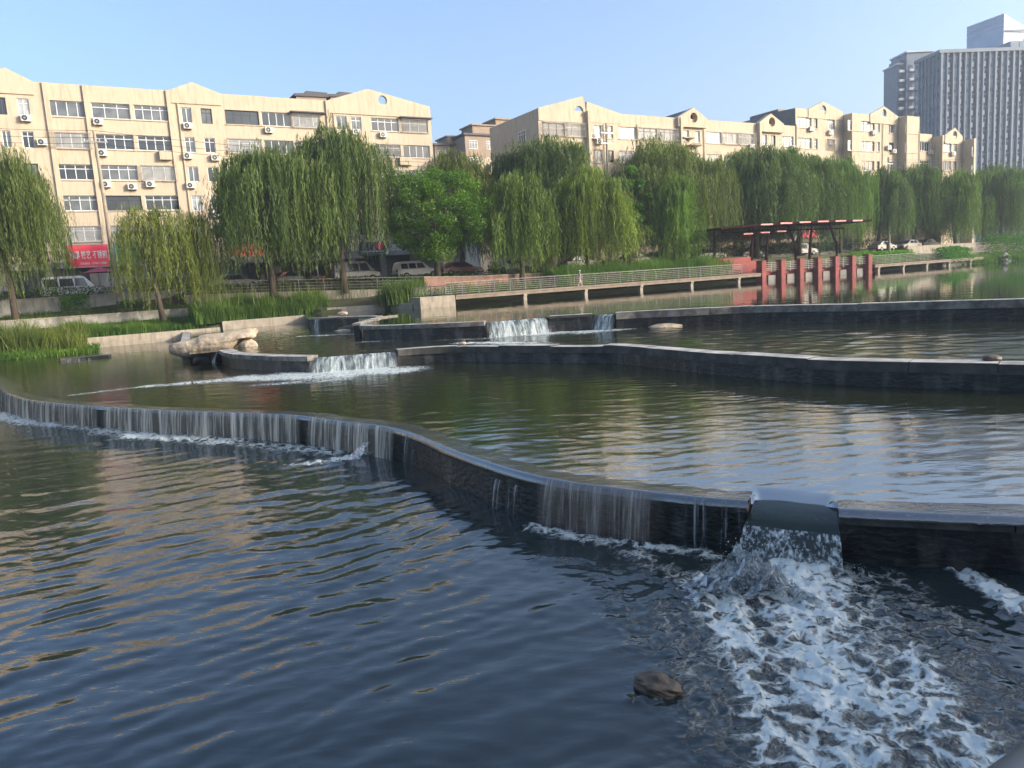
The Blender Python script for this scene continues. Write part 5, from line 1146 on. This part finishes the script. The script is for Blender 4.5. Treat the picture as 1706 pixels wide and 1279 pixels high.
def reeds(label, n, ua, ub, va, vb, zf, h0, h1, wd=.035, lean=.25, col=(1, 1, 1), seed=0, kind='stuff', name='reeds', patch=.6, cat=None, round_=False):
    rr = np.random.RandomState(seed)
    def pos(n):
        u = ua+rr.rand(n*2)*(ub-ua); v = va+rr.rand(n*2)*(vb-va)
        keep = fbm(u*.8, v*.8, 3, seed)+rr.rand(n*2)*.5 > patch
        if round_: keep = ((u-(ua+ub)/2)/((ub-ua)/2))**2+((v-(va+vb)/2)/((vb-va)/2))**2 < rr.rand(n*2)*.9+.1
        u = u[keep][:n]; v = v[keep][:n]; z = np.interp(v, [va, vb], zf) if isinstance(zf, tuple) else np.full(len(u), zf)
        c = u[:, None]*U[None]+v[:, None]*V[None]; hh = (h0+(h1-h0)*np.clip(fbm(u*.7+3, v*.7, 2, seed+1)*1.6-.35, 0, 1))*rr.uniform(.7, 1.15, len(u)); return np.column_stack([c, z-.05, hh])
    pp = pos(n); P, Fq, tt = blades(len(pp), lambda k: pp, h0, h1, wd, lean, rr, lambda p, r: np.clip(fbm(p[:, 0]*.6, p[:, 1]*.6, 2, 7)+.5*(r.rand(len(p))-.5), 0, 1))
    o = link(name, mesh_np(name, P, Fq, M['reed'], {'tint': tt})); o.color = (*col, 1); tag(o, label, cat, None, kind); return o
reeds('tall yellow-green reeds growing at the left end of the near bank edge', 5200, -9, .8, 60.5, 65.5, (.55, 1.4), 1.2, 2.6, .05, .35, (1.25, 1.1, .9), 1, patch=.3)
reeds('bright low waterweed and grass at the far left waterline', 5000, -11, 1.5, 58.2, 62, (.6, .7), .3, .9, .06, .6, (1.0, 1.25, .7), 2, patch=.35)
reeds('grass growing on the ledge between lower wall and edging', 12000, -1, 10.5, 64.9, 68.7, (1.4, 1.7), .5, 1.2, .045, .3, (.95, 1.2, .8), 3, patch=.35)
reeds('dense green reeds on the left ledge in front of the ramp', 13000, 8.5, 19.5, 64.6, 68.0, (1.8, 2.4), 1.0, 2.1, .05, .28, (.95, 1.15, .8), 4, patch=.3)
reeds('thin tall cane stems rising above the left reeds', 420, 9, 25, 65, 68, (2.2, 2.6), 2.2, 3.3, .05, .18, (1.4, 1.2, 1.2), 5, patch=.3)
o = reeds('single round clump of tall reeds by the end block', 2600, 22.3, 27.2, 58.8, 62.5, 2.3, 1.5, 2.9, .055, .35, (1.1, 1.2, .9), 6, kind=None, name='reed_clump', cat='reed clump', round_=True)
reeds('weeds on the terrace between the two left retaining walls', 6000, -12, 12, 69.6, 73.2, (3.0, 3.1), .2, .8, .05, .5, (.8, .9, .7), 7, patch=.5)
reeds('long band of green reeds behind the boardwalk', 17000, 40, 62.5, 58.6, 62.4, (2.5, 2.9), 1.4, 2.9, .055, .25, (.95, 1.25, .75), 8, patch=.35)
reeds('sparse low plants behind the boardwalk railing', 3500, 27.8, 41, 58.4, 62.4, (2.3, 2.9), .5, 1.5, .05, .3, (.9, 1.0, .8), 9, patch=.55)
reeds('green plants right of the pavilion behind the railing', 6000, 84, 98, 58.6, 62, (2.4, 3.0), .8, 1.6, .06, .3, (1.0, 1.4, .7), 10, patch=.4)
reeds('short sunlit grass on the right bank slope', 9000, 96, 112, 59, 64, (2.2, 3.9), .25, .6, .07, .4, (1.2, 1.4, .7), 11, patch=.2)
reeds('bright waterside grass at far right', 12000, 106, 150, 56.5, 61.5, (2.0, 2.6), .5, 1.2, .09, .4, (.9, 1.3, .7), 12, patch=.25)
mb = MB(); pts = [(-12, 60.2), (-4, 58.6), (1.2, 62.5), (1.2, 66), (-12, 66)]; mb.poly([uv(u, v, Z2+.06) for u, v in pts]); tag(mb.build('mud_bank', M['grassbank']), 'low grassy spit at the left waterline', kind='structure')
mb = MB()
for a, b in zip(np.arange(104, 170, 6), np.arange(110, 176, 6)): mb.poly([uv(a, 57.5, Z4-.1), uv(b, 57.5, Z4-.1), uv(b, 62.5, 3.0), uv(a, 62.5, 3.0)])
tag(mb.build('grass_slope', M['grassbank']), 'grassy slope down to the water at right', kind='structure')

# ================================================================== VEHICLES
def car(kind, label, px, ytop, paint, v, flip=False, z=4.44, group='vehicles parked along the street'):
    L, W_, H = {'van': (4.6, 1.75, 1.95), 'suv': (4.5, 1.8, 1.68), 'sedan': (4.5, 1.75, 1.42)}[kind]
    u = onv(px, ytop, v)[0]; t = thing('parked_van' if kind == 'van' else 'parked_car', label, 'van' if kind == 'van' else 'car', uv(u, v, z), ROTB+(math.pi if flip else 0), group)
    if kind == 'van': low = [(-2.3, .35), (-2.3, 1.05), (1.55, 1.02), (2.2, .85), (2.3, .4)]; cab = [(-2.28, 1.05), (-2.22, H-.1), (-2.0, H), (.75, H), (1.0, H-.08), (1.75, 1.0)]; wins = [(-2.05, -1.0), (-.9, .15), (.25, 1.0)]
    elif kind == 'suv': low = [(-2.25, .35), (-2.25, .95), (1.0, .98), (2.05, .85), (2.25, .6), (2.25, .35)]; cab = [(-2.2, .95), (-2.0, H-.12), (-1.75, H), (.2, H), (.45, H-.06), (1.15, .97)]; wins = [(-1.85, -1.15), (-1.05, -.3), (-.2, .45)]
    else: low = [(-2.25, .3), (-2.25, .85), (-1.5, .93), (1.0, .9), (2.1, .72), (2.25, .5), (2.2, .3)]; cab = [(-1.75, .92), (-1.05, H-.08), (-.75, H), (.1, H), (.4, H-.06), (1.15, .9)]; wins = [(-.95, -.35), (-.25, .45)]
    mb = MB(); hw = W_/2
    def shell(prof, w0, w1):      # tapers towards the roof
        n = len(prof); b = len(mb.v); zs = [p[1] for p in prof]; z0, z1 = min(zs), max(zs)
        for sg in (-1, 1): mb.v += [(x, sg*(w0+(w1-w0)*(q-z0)/(z1-z0)), q) for x, q in prof]
        mb.f += [tuple(range(b, b+n)), tuple(range(b+n, b+2*n))[::-1]]; mb.m += [0, 0]
        for i in range(n): j = (i+1) % n; mb.f.append((b+i, b+n+i, b+n+j, b+j)); mb.m.append(0)
    shell(low, hw, hw*.97); shell([(x, q+.003) if q < 1.06 and i in (0, len(cab)-1) else (x, q) for i, (x, q) in enumerate(cab)], hw*.95, hw*.78)
    bevel(mb.build('body', M[paint], t), .05, 2)
    z0 = 1.08 if kind == 'van' else (1.0 if kind == 'suv' else .95); z1 = H-.2 if kind != 'sedan' else H-.13
    for sg in (-1, 1):
        g = MB()
        for i, (a, b) in enumerate(wins):
            y0 = sg*(hw*.955-.005); y1 = sg*(hw*.81+.005); sh = .28 if i == len(wins)-1 else 0; sh0 = .25 if (i == 0 and kind == 'sedan') else 0
            q = [(a-sh0*.9, y0+sg*.012, z0), (b+sh*.8, y0+sg*.012, z0), (b-.05, y1+sg*.03, z1), (a+sh0*.2, y1+sg*.03, z1)]; g.poly(q if sg < 0 else q[::-1])
        g.build('side_windows', M['glassdark'], t)
    (xa, za), (xb, zb) = (cab[-2], cab[-1]); g = MB(); g.poly([(xb+.012, -hw*.85, zb+.06), (xb+.012, hw*.85, zb+.06), (xa+.03, hw*.7, za-.02), (xa+.03, -hw*.7, za-.02)]); g.build('windscreen', M['glassdark'], t)
    for x in (-1.4, 1.4):
        for sg in (-1, 1):
            w_ = MB(); w_.tube([(x, sg*(hw-.2), .32), (x, sg*(hw+.012), .32)], [.32, .32], 16); o = w_.build('wheel', M['tyre'], t)
            w_ = MB(); w_.tube([(x, sg*(hw+.013), .32), (x, sg*(hw+.03), .32)], [.19, .17], 12); w_.build('rim', M['silver'], o)
    for sg in (-1, 1):
        l_ = MB(); l_.box(2.12, 2.28, sg*.62-.14, sg*.62+.14, .62, .76); l_.build('headlight', M['lamp'], t); l_ = MB(); l_.box(-2.3, -2.2, sg*.68-.1, sg*.68+.1, .7, .95); l_.build('tail_light', M['redlamp'], t)
    mb = MB(); mb.box(-2.34, -2.24, -.8, .8, .32, .52); mb.box(2.2, 2.33, -.8, .8, .3, .5); mb.build('bumper', M['black'], t)
    return t
car('van', 'white minivan parked under the red shop sign', 118, 463, 'white', 77, z=4.5)
car('sedan', 'silver saloon car behind the ramp railing, left of the orange goods', 390, 456, 'silver', 73.5)
car('sedan', 'dark saloon car beside the orange goods', 497, 453, 'darkcar', 71.5)
car('van', 'silver minivan between the tall willow trunk and the white wagon', 590, 436, 'silver', 70.5)
car('suv', 'white station wagon in front of the grey shop sign', 692, 437, 'white', 69.2)
car('sedan', 'dark maroon car under the rounded bright green tree', 765, 436, 'redcar', 68.5)
car('sedan', 'white saloon car with dark roof beside the brown pillar', 850, 433, 'white', 68.2)
car('sedan', 'black car behind the reeds left of the person', 965, 426, 'darkcar', 68)
car('sedan', 'dark car behind the reeds, between two trailing willows', 1050, 420, 'darkcar', 68, True)
car('suv', 'silver car at the left foot of the pavilion', 1180, 412, 'silver', 68)
car('sedan', 'dark car seen through the pavilion posts', 1250, 407, 'darkcar', 68)
car('suv', 'white car seen through the right half of the pavilion', 1335, 404, 'white', 69)
car('sedan', 'grey car just right of the pavilion shrubs', 1470, 397, 'silver', 68)
car('sedan', 'silver car under the dark willows at right', 1512, 396, 'silver', 67.5, True)
car('sedan', 'black car furthest right under the trees', 1545, 393, 'darkcar', 68)
# goods piled by the road
t = thing('goods_heap', 'heap of orange goods beside the dark car', 'goods', uv(onv(528, 453, 70.5)[0], 70.5, 4.44), ROTB)
mb = MB(); rr = random.Random(2)
for i in range(16): x, y, s = rr.uniform(0, 3.2), rr.uniform(0, 1), rr.uniform(.3, .6); mb.box(x, x+s, y, y+s, 0, rr.uniform(.4, 1.35))
mb.build('crates', M['orange'], t)
t = thing('timber_stack', 'stack of sawn timber behind the thin willow', 'timber', uv(onv(215, 455, 79)[0], 79, 4.44), ROTB, None)
mb = MB()
for k in range(9):
    for j in range(3): mb.box(rr.uniform(-.2, .2), 7+rr.uniform(-.6, .3), j*.42, j*.42+.36, k*.17, k*.17+.14)
mb.build('boards', M['timber'], t)
t = thing('tarpaulin_tent', 'pale tarpaulin draped over a frame behind the thin willow', 'tarpaulin', uv(onv(232, 430, 80)[0], 80, 4.44), ROTB)
mb = MB()
for i in range(8):
    a, b = i*.5, (i+1)*.5; za, zb = 3.2-.18*i+.15*math.sin(i*2), 3.2-.18*(i+1)+.15*math.sin((i+1)*2)
    mb.poly([(a, 0, 1.4), (b, 0, 1.4), (b, .1, zb), (a, .1, za)]); mb.poly([(a, .1, za), (b, .1, zb), (b, 1.6, zb-.5), (a, 1.6, za-.5)])
mb.build('sheet', M['tarp'], t); mb = MB(); [mb.bar((x, .12, 0), (x, .12, 2.2), .03, 5) for x in (0, 2, 4)]; mb.build('pole', M['greymetal'], t)
t = thing('parasol', 'maroon parasol outside the shop under the red sign', 'parasol', uv(onv(167, 455, 80)[0], 80, 4.44), ROTB)
mb = MB(); c = (0, 0, 2.9); R8 = [(1.5*math.cos(i*.785), 1.5*math.sin(i*.785), 2.35) for i in range(8)]
for i in range(8): mb.poly([c, R8[i], R8[(i+1) % 8]])
mb.build('canopy', M['umbr'], t); mb = MB(); mb.bar((0, 0, 0), (0, 0, 2.9), .03, 6); mb.build('pole', M['greymetal'], t)
t = thing('brown_pillar', 'brown square pillar with orange base behind the trailing willows', 'pillar', uv(onv(901, 440, 67)[0], 64.8, 4.0), ROTB)
mb = MB(); mb.box(-.25, .25, -.25, .25, 0, 2.6); mb.build('shaft', M['brickwall'], t); mb = MB(); mb.box(-.35, .5, -.3, .3, 0, .5); mb.build('base', M['orange'], t)
# canvas stall roofs / grey awning band behind the cars
mb = MB(); a, b = onv(395, 432, 79)[0], onv(610, 430, 79)[0]
t = thing('awning', 'long dark grey awning along the shop fronts behind the parked cars', 'awning', uv(a, 79, 4.44), ROTB); mb.poly([(0, 0, 2.6), (b-a, 0, 2.6), (b-a, 4.2, 3.5), (0, 4.2, 3.5)]); mb.poly([(0, .02, 2.55), (0, 4.2, 3.45), (b-a, 4.2, 3.45), (b-a, .02, 2.55)]); mb.build('sheet', M['roofdark'], t)
mb = MB(); [mb.bar((x, .1, 0), (x, .1, 2.58), .04, 5) for x in np.linspace(.2, b-a-.2, 6)]; mb.build('post', M['greymetal'], t)

# ------------------------------------------------------------------ poles and wires
def upole(label, px, ybase, px2, ytop, v, z0, wire=True, arms=1):
    a = onv(px, ybase, v); b = onv(px2, ytop, v); t = thing('utility_pole', label, 'utility pole', uv(a[0], v, z0), ROTB, 'utility poles'); H = b[1]-z0; dx = b[0]-a[0]
    mb = MB(); mb.tube([(0, 0, -.3), (dx, 0, H)], [.20, .12], 10); mb.build('shaft', M['pole'], t)
    for k in range(arms): m2 = MB(); q = 1-.07*(k+1); m2.box(dx*q-.9, dx*q+.9, -.15, -.05, H*q, H*q+.09); [m2.tube([(dx*q+s_, -.1, H*q+.09), (dx*q+s_, -.1, H*q+.3)], [.05, .03], 6) for s_ in (-.8, -.3, .3, .8)]; m2.build('crossarm', M['greymetal'], t)
    return t, (a[0]+dx, H+z0)
t, top1 = upole('leaning concrete utility pole right of the red sign', 196, 482, 156, 217, 72, 4.2)
mb = MB()
for k in range(3): mb.tube([(.03*k, 0, .55+k*.75), (.03*k-.01, 0, .75+k*.75)], [.215, .213], 10)
mb.build('yellow_band', M['yellow'], t)
upole('utility pole in front of the right block behind the willows', 1014, 400, 1010, 205, 71, 4.4, arms=2)
upole('utility pole with crossarm in front of the stepped part of the right block', 1482, 330, 1480, 262, 67, 4.3, arms=1)
def wire(label, pa, pb, v1, v2, sag, n=14):
    P = []
    a = np.array(uv(pa[0], v1, pa[1])); b = np.array(uv(pb[0], v2, pb[1])); mb = MB()
    for k in range(n+1): q = k/n; p = a+(b-a)*q; p[2] -= sag*4*q*(1-q); P.append(p)
    mb.tube(P, [.016]*len(P), 4, cap=False); tag(mb.build('power_line', M['black']), label, 'power line', 'power lines in front of the blocks')
for k, (ya, yb, lab) in enumerate([(214, 262, 'top power line crossing the left block'), (226, 270, 'second power line crossing the left block'), (236, 278, 'lowest power line crossing the left block')]):
    p0 = onv(0, ya-2, 72); p1 = onv(156, ya+3, 72); p2 = onv(720, yb, 72)
    wire(lab+', left of the leaning pole', (p0[0]-10, p0[1]+.3), p1, 72, 72, .25); wire(lab+', right of the leaning pole', p1, p2, 72, 72, .35)
for k, (y0, lab) in enumerate(((262, 'upper'), (266, 'lower'))):
    a = onv(1480, y0+4, 67); b = onv(1800, y0-6, 67); wire(lab+' power line running to the right edge below the office tower', a, b, 67, 67, .3)
for px, y0, y1, lab in ((740, 450, 402, 'left of'), (1168, 420, 385, 'right of')):
    a = onv(px, y0, 66); b = onv(px, y1, 66); t = thing('lamp_post', 'thin dark lamp post '+lab+' the trailing willows', 'lamp post', uv(a[0], 66, 4.2), ROTB); mb = MB(); mb.bar((0, 0, 0), (0, 0, b[1]-4.2), .05, 6); mb.build('pole', M['greymetal'], t); mb = MB(); mb.box(-.25, .25, -.1, .1, b[1]-4.2, b[1]-4.05); mb.build('lamp', M['acwhite'], t)

# ================================================================== PEOPLE
def skinobj(name, verts, edges, rad, mat, parent, lev=2):
    me = bpy.data.meshes.new(name); me.from_pydata(verts, edges, []); o = link(name, me, parent); me.materials.append(mat)
    s = o.modifiers.new('skin', 'SKIN'); s.use_smooth_shade = True; d = me.skin_vertices[0].data
    for i, r in enumerate(rad): d[i].radius = (r, r) if not isinstance(r, tuple) else r
    d[0].use_root = True; m = o.modifiers.new('sub', 'SUBSURF'); m.levels = lev; m.render_levels = lev; return o
def person(label, loc, rotz, pose, top, bottom, hat=None, hair='darkcloth', s=1.):
    t = thing('person', label, 'person', loc, rotz); t.scale = (s, s, s)
    J = pose; V_ = [J['pelvis'], J['chest'], J['neck'], J['head']]; E = [(0, 1), (1, 2), (2, 3)]; Rd = [(.13, .10), (.15, .105), .055, (.088, .10)]
    for sd in 'lr':
        for ch, rs in ((('hip', 'knee', 'ankle', 'toe'), (.085, .058, .036, .035)), (('sh', 'elbow', 'wrist', 'hand'), (.055, .038, .026, .03))):
            pr = 0 if ch[0] == 'hip' else 1
            for c_, r_ in zip(ch, rs): V_.append(J[c_+sd]); E.append((pr, len(V_)-1)); pr = len(V_)-1; Rd.append(r_)
    body = skinobj('body', V_, E, Rd, M['skin'], t)
    hd = Vector(J['head'])
    # shirt, trousers, shoes, hair as clothing over the body
    mb = MB(); P, C, Nk = Vector(J['pelvis']), Vector(J['chest']), Vector(J['neck'])
    skinobj('shirt', [J['pelvis'], J['chest'], J['shl'], J['elbowl'], J['shr'], J['elbowr']], [(0, 1), (1, 2), (2, 3), (1, 4), (4, 5)], [(.15, .12), (.165, .12), .068, .05, .068, .05], M[top], t)
    skinobj('trousers', [J['pelvis'], J['hipl'], J['kneel'], tuple(np.array(J['kneel'])*.35+np.array(J['anklel'])*.65), J['hipr'], J['kneer'], tuple(np.array(J['kneer'])*.35+np.array(J['ankler'])*.65)], [(0, 1), (1, 2), (2, 3), (0, 4), (4, 5), (5, 6)], [(.145, .115), .098, .072, .055, .098, .072, .055], M[bottom], t)
    for sd in 'lr': a = Vector(J['ankle'+sd]); b = Vector(J['toe'+sd]); m2 = MB(); m2.tube([a-Vector((0, 0, .045)), (a+b)/2-Vector((0, 0, .01)), b+Vector((0, 0, .0))], [.05, .048, .035], 8); m2.build('shoe', M['white'], t, smooth=True)
    o = link('hair', rockmesh('hair', .098, .108, .10, M[hair], 3, .05, 2), t, tuple(hd+Vector((0, .018, .035))))
    for x in (-.032, .032): link('eye', rockmesh('eye', .012, .008, .01, M['black'], 3, 0, 1), t, tuple(hd+Vector((x, -.092, .0))))
    link('nose', rockmesh('nose', .014, .022, .022, M['skin'], 3, 0, 1), t, tuple(hd+Vector((0, -.10, -.022)))); link('mouth', rockmesh('mouth', .024, .008, .007, M['redcar'], 3, 0, 1), t, tuple(hd+Vector((0, -.09, -.052))))
    for x in (-.09, .09): link('ear', rockmesh('ear', .012, .022, .032, M['skin'], 3, 0, 1), t, tuple(hd+Vector((x, .0, -.01))))
    for sd in 'lr':      # fingers
        h = Vector(J['hand'+sd]); wv = (h-Vector(J['wrist'+sd])).normalized()
        mb = MB()
        for k in range(4): off = Vector((0, .022*(k-1.5), 0)); mb.tube([h+off, h+off+wv*.045, h+off+wv*.075+Vector((.012, 0, 0))], [.009, .008, .006], 5)
        mb.tube([h-wv*.03+Vector((0, -.03, 0)), h+Vector((.01, -.05, 0))], [.010, .008], 5); mb.build('fingers', M['skin'], t, smooth=True)
    if hat:
        mb = MB(); c = hd+Vector((0, 0, .06)); mb.tube([c, c+Vector((0, 0, .02)), c+Vector((0, 0, .09)), c+Vector((0, 0, .115))], [.17, .115, .10, .05], 14); mb.build('hat', M[hat], t, smooth=True)
    return t
walk = dict(pelvis=(0, 0, .92), chest=(0, -.02, 1.28), neck=(0, -.02, 1.47), head=(0, -.03, 1.60), hipl=(.10, 0, .86), kneel=(.11, -.16, .50), anklel=(.11, -.22, .09), toel=(.11, -.38, .04), hipr=(-.10, 0, .86), kneer=(-.11, .02, .48), ankler=(-.11, .24, .12), toer=(-.11, .13, .04),
            shl=(.17, -.01, 1.40), elbowl=(.24, .08, 1.13), wristl=(.23, -.05, .92), handl=(.22, -.09, .86), shr=(-.17, -.01, 1.40), elbowr=(-.24, -.06, 1.13), wristr=(-.22, -.20, .95), handr=(-.21, -.26, .90))
pu = onv(967, 470, 56.4)[0]
person('person in a white hat, lilac top and pale trousers walking on the boardwalk', uv(pu, 56.5, 2.80), ROTB+R_(70), walk, 'lilac', 'pinkcloth', 'whitecloth', s=.80)
crouch = dict(pelvis=(0, .1, .42), chest=(0, -.10, .75), neck=(0, -.18, .92), head=(0, -.24, 1.04), hipl=(.12, .08, .38), kneel=(.18, -.36, .52), anklel=(.16, -.20, .09), toel=(.17, -.36, .04), hipr=(-.12, .08, .38), kneer=(-.18, -.36, .50), ankler=(-.16, -.20, .09), toer=(-.17, -.36, .04),
              shl=(.17, -.13, .85), elbowl=(.24, -.34, .66), wristl=(.14, -.52, .58), handl=(.12, -.58, .56), shr=(-.17, -.13, .85), elbowr=(-.24, -.34, .66), wristr=(-.14, -.52, .58), handr=(-.12, -.58, .56))
pc = onv(1673, 432, 56.3)
person('person in white crouching at the water edge at far right', uv(pc[0], 56.3, 2.08), ROTB+R_(20), crouch, 'whitecloth', 'darkcloth', s=1.15)
rk_ = link('rock', rockmesh('rock', .9, .7, .3, M['darkrock'], 31, .2)); rk_.location = uv(pc[0], 56.3, 1.85); tag(rk_, 'low dark stone under the crouching person at far right', 'rock')

# ================================================================== NEAR BANK
mb = MB(); mb.box(-60, 60, -40, .6, -1, 2.2); tag(mb.build('near_bank', M['concrete']), 'stone embankment under the viewer', kind='structure')
mb = MB(); mb.box(9, 60, .6, 4.2, -1, 2.2); tag(mb.build('near_bank', M['concrete']), 'side of the near embankment at right', kind='structure')
for i, (x, y, h, r) in enumerate([(14.5, -2.5, 9, 3.6), (20, 1.6, 10, 4.2), (26, -3.5, 11, 4.6), (32, 2.2, 10, 4.2), (13, -8, 9, 4)]):
    labs = ['nearest', 'second', 'third', 'fourth', 'rear']; t = thing('broadleaf_tree', 'shade tree on the near bank out of view at right, '+labs[i]+' one', 'tree', (x, y, 2.2), i*1.1, 'shade trees on the near bank')
    o = link('crown', RT4[0], t); o.scale = (r*2/9.2, r*2/9.2, h/12); link('trunk', RT4[1], t).scale = o.scale
a = onY(1600, 1300, .95); b = onY(1760, 1180, 1.15)
def handrail():
    p0 = np.array([0+.50, .62, 0]); A = onY(1668, 1350, .80); Bq = onY(1818, 1228, 1.0); d = (Bq-A); t = thing('handrail', 'blurred grey handrail at the bottom right corner', 'handrail', (Bq[0]+d[0]*2, Bq[1]+d[1]*2, 2.2))
    inv = Matrix.Translation(-Vector(t.location)); mb = MB(); mb.tube([A-d*4, A, Bq, Bq+d*3], [.04]*4, 20); o = mb.build('rail', M['rail'], t, smooth=True); o.matrix_parent_inverse = inv
    q = Bq+d*2; mb = MB(); mb.bar((q[0], q[1], -.2), (q[0], q[1], q[2]), .025, 10); o = mb.build('post', M['rail'], t); o.matrix_parent_inverse = inv
handrail()

# ================================================================== HAZE
hm = bpy.data.materials.new('haze'); hm.use_nodes = True; tt = hm.node_tree; tt.nodes.remove(tt.nodes['Principled BSDF'])
pv = tt.nodes.new('ShaderNodeVolumePrincipled'); pv.inputs['Color'].default_value = (.80, .88, 1, 1); pv.inputs['Density'].default_value = .00055; pv.inputs['Anisotropy'].default_value = .3
tt.links.new(pv.outputs[0], tt.nodes['Material Output'].inputs['Volume'])
mb = MB(); mb.box(-620, 620, -620, 620, -2.2, 115); tag(mb.build('haze', hm), 'pale bluish summer haze', kind='stuff')
